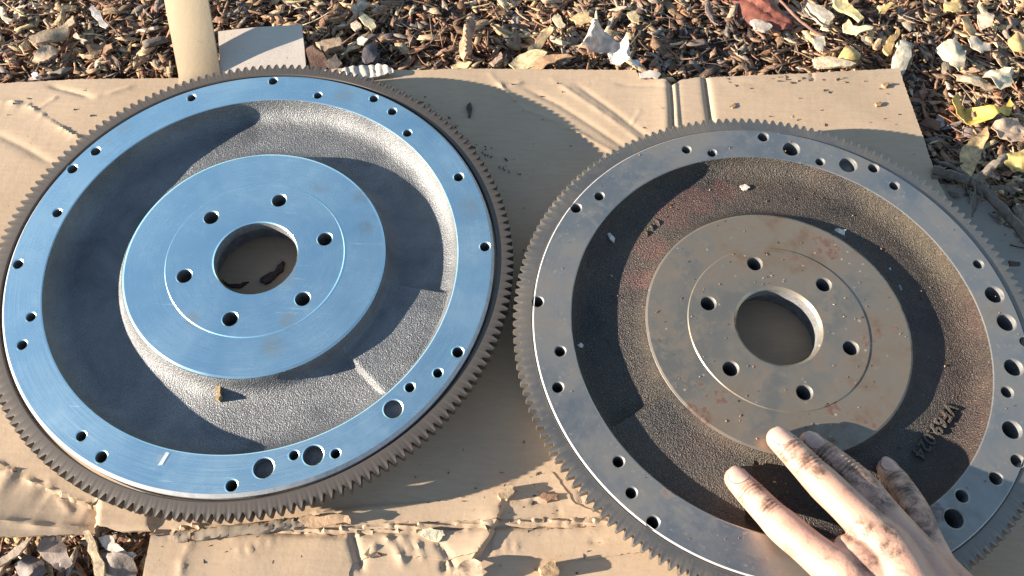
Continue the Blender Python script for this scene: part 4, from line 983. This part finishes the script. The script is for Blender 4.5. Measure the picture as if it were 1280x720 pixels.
for a_, b_ in MARKS:      # three short raised strokes on the shaded floor
    mid_ = a_.lerp(b_, 0.5) + Vector((0.0008, 0.0006, 0.0006))
    tube("casting_mark", [a_, a_.lerp(mid_, .6), mid_, b_.lerp(mid_, .6), b_], [.0006, .0010, .0011, .0010, .0006], CAST_R, seg=8, parent=rootR)
mk = [loc(x, y, 0.0325, CL) for x, y in ((208, 565), (212, 566), (203, 581), (197, 582))]
chalk = mesh("chalk_mark", [(x, y, z) for z in (0.03245, 0.03262) for x, y in mk], [(3, 2, 1, 0), (4, 5, 6, 7), (0, 1, 5, 4), (1, 2, 6, 5), (2, 3, 7, 6), (3, 0, 4, 7)])
fix_normals(chalk)
link("chalk_mark", chalk, m_plain("pale_chalk", (0.62, 0.66, 0.70), (0.40, 0.44, 0.48), 900, 0.8, 0.3, 0.0003), rootL)

# crumbs on the cardboard and grit in the dirty wheel: nobody could count them
def crumbs(name, pts, zf, smin, smax, label, cat, tones_w):
    N = len(pts); P_ = np.array([[*at(px, py, z)[:]] for px, py, z in pts]); P_[:, 2] = main_h(P_[:, 0], P_[:, 1]) + 0.0005
    c_ = dict(x=P_[:, 0], y=P_[:, 1], z=P_[:, 2], L=smin + (smax - smin) * rng.random(N) ** 2.5, W=smin * .7 + (smax - smin) * .4 * rng.random(N) ** 2, T=rng.uniform(smin * .4, smax * .35, N), yaw=rng.uniform(0, TAU, N), pit=rng.normal(0, .2, N), rol=rng.normal(0, .2, N), bend=rng.normal(0, .2, N))
    V_ = chip_geo(c_) + P_[:, None, :]
    idx = rng.choice(len(TK), N, p=tones_w)
    t_ = np.array([TONES[k] for k in TK])[idx] * rng.uniform(.7, 1.2, (N, 1))
    return tag(link(name, chip_mesh(name, V_, t_, c_['loc']), CHIPM), label, cat, kind='stuff')
pts = []
cuts = [(a, b) for a, b in [((484, 116), (520, 130)), ((520, 130), (560, 148)), ((560, 150), (600, 190)), ((600, 188), (645, 216)), ((580, 170), (650, 220)), ((590, 175), (640, 205))]]
for a, b in cuts:
    for _ in range(7):
        t = random.random(); pts.append((a[0] + (b[0] - a[0]) * t + random.gauss(0, 3), a[1] + (b[1] - a[1]) * t + random.gauss(0, 3), 0.0008))
for _ in range(24): pts.append((random.uniform(480, 690), random.uniform(110, 590), 0.0006))
for _ in range(26): pts.append((random.uniform(190, 800), random.uniform(655, 720), 0.0012))
for _ in range(18): pts.append((random.gauss(1010, 60), random.gauss(98, 2.5), 0.0012))
for _ in range(22): pts.append((random.uniform(900, 1130), random.uniform(90, 160), 0.0010))
for _ in range(10): pts.append((random.uniform(640, 840), random.uniform(92, 190), 0.0012))
for _ in range(30): pts.append((random.uniform(560, 760), random.uniform(590, 660), 0.0010))
for _ in range(8): pts.append((random.uniform(0, 180), random.uniform(100, 200), 0.0008))
wd = [w_[0] ** 2 for w_ in WHEELS]
pts = [p for p in pts if all(math.hypot(at(p[0], p[1])[0] - w_[0], at(p[0], p[1])[1] - w_[1]) > 0.1815 or math.hypot(at(p[0], p[1])[0] - w_[0], at(p[0], p[1])[1] - w_[1]) < 0.026 for w_ in WHEELS)]
crumbs("bark_crumbs", pts, 0, 0.0007, 0.0036, "scattered dark bark crumbs on the cardboard sheet", "crumbs", [.03, .10, .25, .50, .08, .02, .02])
pts = []
for _ in range(80):
    r_ = random.uniform(0.032, 0.088); a_ = random.uniform(0, TAU)
    pts.append((CR[0] + r_ * math.cos(a_), CR[1] + r_ * math.sin(a_), (0.0311 if r_ < 0.0613 else 0.0305)))
floor_r = lambda r_: 0.0215 + 0.0021 * min(1, max(0, (0.128 - r_) / 0.026)) + (0.0006 if r_ < .1035 else 0)
for _ in range(100):
    r_ = random.uniform(0.104, 0.131); a_ = random.uniform(0, TAU)
    pts.append((CR[0] + r_ * math.cos(a_), CR[1] + r_ * math.sin(a_), floor_r(r_) + 0.0004 + (0.0022 if -148 < math.degrees(math.atan2(math.sin(a_), math.cos(a_))) < -103 else 0)))
for _ in range(26):
    r_ = random.uniform(0.1435, 0.165); a_ = random.uniform(0, TAU)
    pts.append((CR[0] + r_ * math.cos(a_), CR[1] + r_ * math.sin(a_), 0.0327))
bol = [(CR[0] + .049 * math.cos(math.radians(43.5 + 60 * k)), CR[1] + .049 * math.sin(math.radians(43.5 + 60 * k))) for k in range(6)]
pts = [p for p in pts if all(math.hypot(p[0] - b[0], p[1] - b[1]) > 0.0075 for b in bol)]
N = len(pts); P_ = np.array(pts)
c_ = dict(x=P_[:, 0], y=P_[:, 1], z=P_[:, 2], L=.0005 + .0018 * rng.random(N) ** 3, W=.0004 + .0008 * rng.random(N) ** 2, T=rng.uniform(.0003, .0006, N), yaw=rng.uniform(0, TAU, N), pit=rng.normal(0, .2, N), rol=rng.normal(0, .2, N), bend=rng.normal(0, .2, N))
idx = rng.choice(len(TK), N, p=[.08, .16, .22, .28, .08, .14, .04])
tag(link("grit", chip_mesh("grit", chip_geo(c_) + P_[:, None, :], np.array([TONES[k] for k in TK])[idx], c_["loc"]), CHIPM), "fine grit and wood dust sprinkled over the dirty flywheel", "grit", kind='stuff')

# ------------------------------------------------------------------ the hand
def catmull(P_, n_):
    out = []; P2 = [P_[0] * 2 - P_[1]] + P_ + [P_[-1] * 2 - P_[-2]]
    for i in range(1, len(P2) - 2):
        for k in range(n_):
            t = k / n_; a, b, c, d = P2[i - 1:i + 3]
            out.append(0.5 * ((2 * b) + (c - a) * t + (2 * a - 5 * b + 4 * c - d) * t * t + (3 * b - a - 3 * c + d) * t ** 3))
    return out + [P_[-1]]
def limb(bm, J, n_=8, seg=20, flat=0.92):
    """J = [(Vector, radius)]: closed tapering tube with rounded ends"""
    P_ = [j[0] for j in J]; pp = catmull(P_, n_); rr = [v.x for v in catmull([Vector((j[1], 0, 0)) for j in J], n_)]
    rings = []
    def frame(i):
        d = (pp[min(i + 1, len(pp) - 1)] - pp[max(i - 1, 0)]).normalized()
        a = d.cross(Vector((0, 0, 1))).normalized(); return d, a, a.cross(d)
    seq = []
    d, a, b = frame(0)
    for t in (0.98, 0.85, 0.6, 0.3): seq.append((pp[0] - d * rr[0] * t, rr[0] * math.sqrt(1 - t * t), a, b))
    for i in range(len(pp)):
        d, a, b = frame(i); seq.append((pp[i], rr[i], a, b))
    d, a, b = frame(len(pp) - 1)
    for t in (0.3, 0.6, 0.85, 0.98): seq.append((pp[-1] + d * rr[-1] * t, rr[-1] * math.sqrt(1 - t * t), a, b))
    for c, r, a, b in seq:
        rings.append([bm.verts.new(c + a * math.cos(TAU * k / seg) * r + b * math.sin(TAU * k / seg) * r * flat) for k in range(seg)])
    for r0, r1 in zip(rings[:-1], rings[1:]):
        for k in range(seg): bm.faces.new((r0[k], r0[(k + 1) % seg], r1[(k + 1) % seg], r1[k]))
    bm.faces.new(rings[0][::-1]); bm.faces.new(rings[-1])
A_ = lambda x, y, z: at(x, y, z)
FING = {  # tip, DIP, PIP, web, MCP
    'index': [(A_(921, 599, .0270), .0079), (A_(938, 617, .0320), .0088), (A_(962, 642, .0385), .0095), (A_(980, 659, .0445), .0107), (A_(1012, 686, .0520), .0108), (A_(1054, 720, .0590), .0128)],
    'middle': [(A_(974, 549, .0385), .0080), (A_(988, 562, .0410), .0089), (A_(1010, 585, .0450), .0096), (A_(1032, 607, .0495), .0107), (A_(1066, 640, .0560), .0108), (A_(1114, 690, .0630), .0130)],
    'ring': [(A_(1013, 553, .0350), .0072), (A_(1032, 569, .0375), .0084), (A_(1058, 590, .0420), .0092), (A_(1078, 610, .0465), .0101), (A_(1106, 644, .0520), .0102), (A_(1148, 696, .0580), .0120)],
    'little': [(A_(1109, 586, .0255), .0066), (A_(1120, 600, .0300), .0076), (A_(1133, 620, .0360), .0082), (A_(1144, 640, .0410), .0089), (A_(1156, 668, .0460), .0088), (A_(1172, 708, .0500), .0106)],
}
bm = bmesh.new()
for f in FING.values(): limb(bm, f)
wrist = A_(1205, 850, .075); arm = A_(1330, 1030, .105); arm2 = Vector((0.46, -0.62, 0.20))
ux = Vector((0.5, 0.86, 0)).normalized()
for k, (nm, f) in enumerate(FING.items()):
    m_ = f[-1][0]; wv_ = wrist + Vector((-0.020 + 0.013 * k, -0.004 + 0.010 * k, -0.002 * abs(k - 1)))
    mid_ = m_.lerp(wv_, 0.5) + Vector((0, 0, 0.002))
    limb(bm, [(f[-2][0].lerp(m_, 0.75), f[-1][1] * .95), (m_, f[-1][1]), (mid_, f[-1][1] * 1.12), (wv_, .0150)])
# palm pad below and webs between neighbours
fl = list(FING.values())
for a, b in zip(fl[:-1], fl[1:]):
    m0 = a[-1][0].lerp(b[-1][0], 0.5); limb(bm, [(a[-2][0].lerp(b[-2][0], .5).lerp(m0, .45) - Vector((0, 0, .002)), .0065), (m0 - Vector((0, 0, .001)), .0105), (m0.lerp(wrist, .6) - Vector((0, 0, .006)), .0160)])
limb(bm, [(fl[0][-1][0].lerp(wrist, .35) - Vector((.004, 0, .012)), .015), (wrist - Vector((.012, -.01, .006)), .019)])
limb(bm, [(fl[3][-1][0].lerp(wrist, .3) - Vector((0, 0, .010)), .013), (wrist - Vector((-.012, 0, .006)), .017)])
# thumb, tucked beside the palm
th0 = wrist + Vector((-.022, -.004, -.012))
limb(bm, [(th0 + Vector((-.050, .018, -.036)), .0092), (th0 + Vector((-.036, .010, -.026)), .0108), (th0 + Vector((-.020, .004, -.012)), .0118), (th0 + Vector((-.002, .0, -.002)), .0155), (wrist + Vector((-.01, .005, -.003)), .018)])
limb(bm, [(wrist, .0240), (wrist.lerp(arm, .35), .0250), (arm, .033), (arm2, .045)], flat=0.85)
me0 = bpy.data.meshes.new("person_raw"); bm.to_mesh(me0); bm.free()
tmp = bpy.data.objects.new("person_raw", me0); COL.objects.link(tmp)
rm = tmp.modifiers.new("r", 'REMESH'); rm.mode = 'VOXEL'; rm.voxel_size = 0.00085
sm_ = tmp.modifiers.new("s", 'SMOOTH'); sm_.iterations = 16; sm_.factor = 0.5
dg = bpy.context.evaluated_depsgraph_get(); dg.update()
me = bpy.data.meshes.new_from_object(tmp.evaluated_get(dg)); me.name = "person"
bpy.data.objects.remove(tmp); bpy.data.meshes.remove(me0)
# knuckle creases pressed into the back of each finger joint
Vh = np.empty(len(me.vertices) * 3); me.vertices.foreach_get('co', Vh); Vh = Vh.reshape(-1, 3)
Nh = np.empty(len(me.vertices) * 3); me.vertex_normals.foreach_get('vector', Nh); Nh = Nh.reshape(-1, 3)
dsp = np.zeros(len(Vh)); crs = np.zeros(len(Vh))
for f in fl:
    for (ji, w_, amp_) in ((2, .0045, .0011), (1, .003, .0007)):
        J = np.array(f[ji][0]); d = np.array((f[ji - 1][0] - f[ji + 1][0]).normalized())
        s_ = (Vh - J) @ d; perp = np.linalg.norm((Vh - J) - s_[:, None] * d, axis=1)
        m_ = (perp < f[ji][1] * 1.5) & (Nh[:, 2] > 0.15)
        wob_ = s_ + 0.0012 * vnoise(Vh[:, 0] + ji, Vh[:, 1], 220)
        crease = sum(np.exp(-((wob_ - o_) / .0007) ** 2) * g_ for o_, g_ in ((0, 1), (.0024, .7), (-.0026, .7), (.0046, .35), (-.005, .35)))
        crs = np.maximum(crs, np.where(m_, crease, 0) * (0.5 + 0.9 * np.clip(vnoise(Vh[:, 0], Vh[:, 1], 260) + .3, 0, 1)))
        dsp -= np.where(m_, crease * amp_ * np.clip(Nh[:, 2] * 1.3, 0, 1), 0)
        dsp += np.where(m_, np.exp(-(s_ / (w_ * 1.4)) ** 2) * .0007 * np.clip(Nh[:, 2], 0, 1), 0)
Vh = Vh + Nh * dsp[:, None]
me.vertices.foreach_set('co', Vh.reshape(-1)); me.update()
me.polygons.foreach_set('use_smooth', [True] * len(me.polygons))
ca = me.attributes.new('crease', 'FLOAT', 'POINT'); ca.data.foreach_set('value', np.clip(crs, 0, 1).astype(np.float32))
q = NT("grimy_skin"); v = q.obj()
blt = q.noise(v, 24, 5, 0.6, 0.5)
base = q.mix(q.ramp(blt, [(0.35, 0.0), (0.7, 1.0)]), (0.52, 0.315, 0.220), (0.42, 0.225, 0.16))
g1 = q.noise(v, 46, 6, 0.7, 0.8)
gm = q.ramp(g1, [(0.56, 0.0), (0.66, 0.85)])
grease = spots(q, v, [(*A_(1010, 578, .05)[:2], .009), (*A_(1024, 590, .058)[:2], .008), (*A_(1065, 590, .055)[:2], .011), (*A_(1040, 575, .05)[:2], .010), (*A_(990, 556, .05)[:2], .008), (*A_(945, 610, .04)[:2], .007), (*A_(1085, 660, .075)[:2], .012), (*A_(1140, 630, .05)[:2], .013), (*A_(1120, 600, .04)[:2], .009), (*A_(1095, 640, .06)[:2], .008), (*A_(1160, 665, .055)[:2], .012), (*A_(955, 633, .04)[:2], .006), (*A_(1075, 705, .06)[:2], .011), (*A_(1100, 672, .06)[:2], .009), (*A_(1052, 575, .045)[:2], .010), (*A_(986, 572, .045)[:2], .005), (*A_(1030, 570, .04)[:2], .012), (*A_(1072, 604, .045)[:2], .013), (*A_(1125, 606, .035)[:2], .014), (*A_(1150, 650, .042)[:2], .015), (*A_(1095, 628, .05)[:2], .012), (*A_(1100, 690, .06)[:2], .010)])  # real grease, plus spots on the two rear fingers painting in their shade
gf = q.ramp(q.noise(v, 130, 6, 0.75, 0.2), [(0.40, 0.0), (0.60, 1.0)])
grease_shade = q.math('MULTIPLY', grease, gf)
msk = q.math('MAXIMUM', q.math('MULTIPLY', gm, 0.5), q.math('MULTIPLY', grease_shade, 0.9))
crn = q.n('Attribute', attribute_name='crease')
base = q.mix(q.math('MULTIPLY', crn.outputs['Fac'], 0.9), base, (0.12, 0.055, 0.035))
col = q.mix(msk, base, (0.060, 0.036, 0.022))
pore = q.voro(v, 900); wr = q.noise(q.mapping(v, (1, 2.4, 1), (0, 0, -0.8)), 420, 4, 0.6)
nn = q.bump(wr, 0.35, 0.0007); nn = q.bump(pore, 0.25, 0.0003, nn)
SKIN = q.out(col, 0.48, 0.0, nn, 0.45)
q.b.inputs['Subsurface Weight'].default_value = 0.03; q.b.inputs['Subsurface Radius'].default_value = (0.006, 0.002, 0.001); q.b.inputs['Subsurface Scale'].default_value = 0.5
person = link("person", me, SKIN)
tag(person, "grease-stained bare right hand of a person pressing four fingers on the dirty flywheel", "person")
GRIME = m_plain("nail_grime", (0.15, 0.09, 0.065), (0.06, 0.04, 0.03), 300, 0.7, 0.4, 0.0005)
NAILM = m_plain("fingernail", (0.50, 0.33, 0.26), (0.36, 0.22, 0.17), 130, 0.28, 0.1, 0.0003)
for nm, f in FING.items():
    tip, r = f[0]; d = (f[0][0] - f[1][0]).normalized(); s_ = d.cross(Vector((0, 0, 1))).normalized(); up_ = s_.cross(d)
    r2 = r * 1.02; V, Fl = [], []
    nu, nv = 9, 9
    for i in range(nu):
        t = i / (nu - 1); along = -0.0075 + 0.0125 * t
        for k in range(nv):
            u = (k / (nv - 1) - 0.5) * 2
            wdt = 0.86 * (1 - 0.25 * max(0, t - 0.75) * 4 * u * u) * (0.92 + 0.08 * math.sin(t * math.pi))
            ang = u * wdt * 0.95
            a2 = along + 0.0034 * (u * u) ** 1.5 * max(0, 1 - t * 1.8) - (0.0030 * u * u) * max(0, t - 0.55) * 2.2
            sag = max(0, along) ** 2 * 34
            rr = (r2 + 0.0004) - sag
            V.append(tip + d * a2 + s_ * math.sin(ang) * (r2 + .0002) + up_ * (math.cos(ang) * rr * 0.95))
    n_ = len(V)
    V += [v_ - up_ * 0.0007 for v_ in V]
    for i in range(nu - 1):
        for k in range(nv - 1):
            a_ = i * nv + k; qd = (a_, a_ + 1, a_ + nv + 1, a_ + nv); Fl.append(qd); Fl.append(tuple(x_ + n_ for x_ in qd[::-1]))
    ring = [k for k in range(nv)] + [i * nv + nv - 1 for i in range(1, nu)] + [(nu - 1) * nv + k for k in range(nv - 2, -1, -1)] + [i * nv for i in range(nu - 2, 0, -1)]
    for a_, b_ in zip(ring, ring[1:] + ring[:1]): Fl.append((a_, a_ + n_, b_ + n_, b_))
    mm = mesh("fingernail", V, Fl, 50); fix_normals(mm)
    nl = link("fingernail", mm, NAILM, person)
    rim_ = [Vector(V[k]) for k in range(nv)][::1]; rim_ = [Vector(V[i * nv]) for i in range(nu - 1, 0, -1)] + rim_ + [Vector(V[i * nv + nv - 1]) for i in range(1, nu)]
    tube("cuticle", [p_ - up_ * 0.00045 for p_ in rim_], 0.00034, GRIME, seg=6, parent=nl)
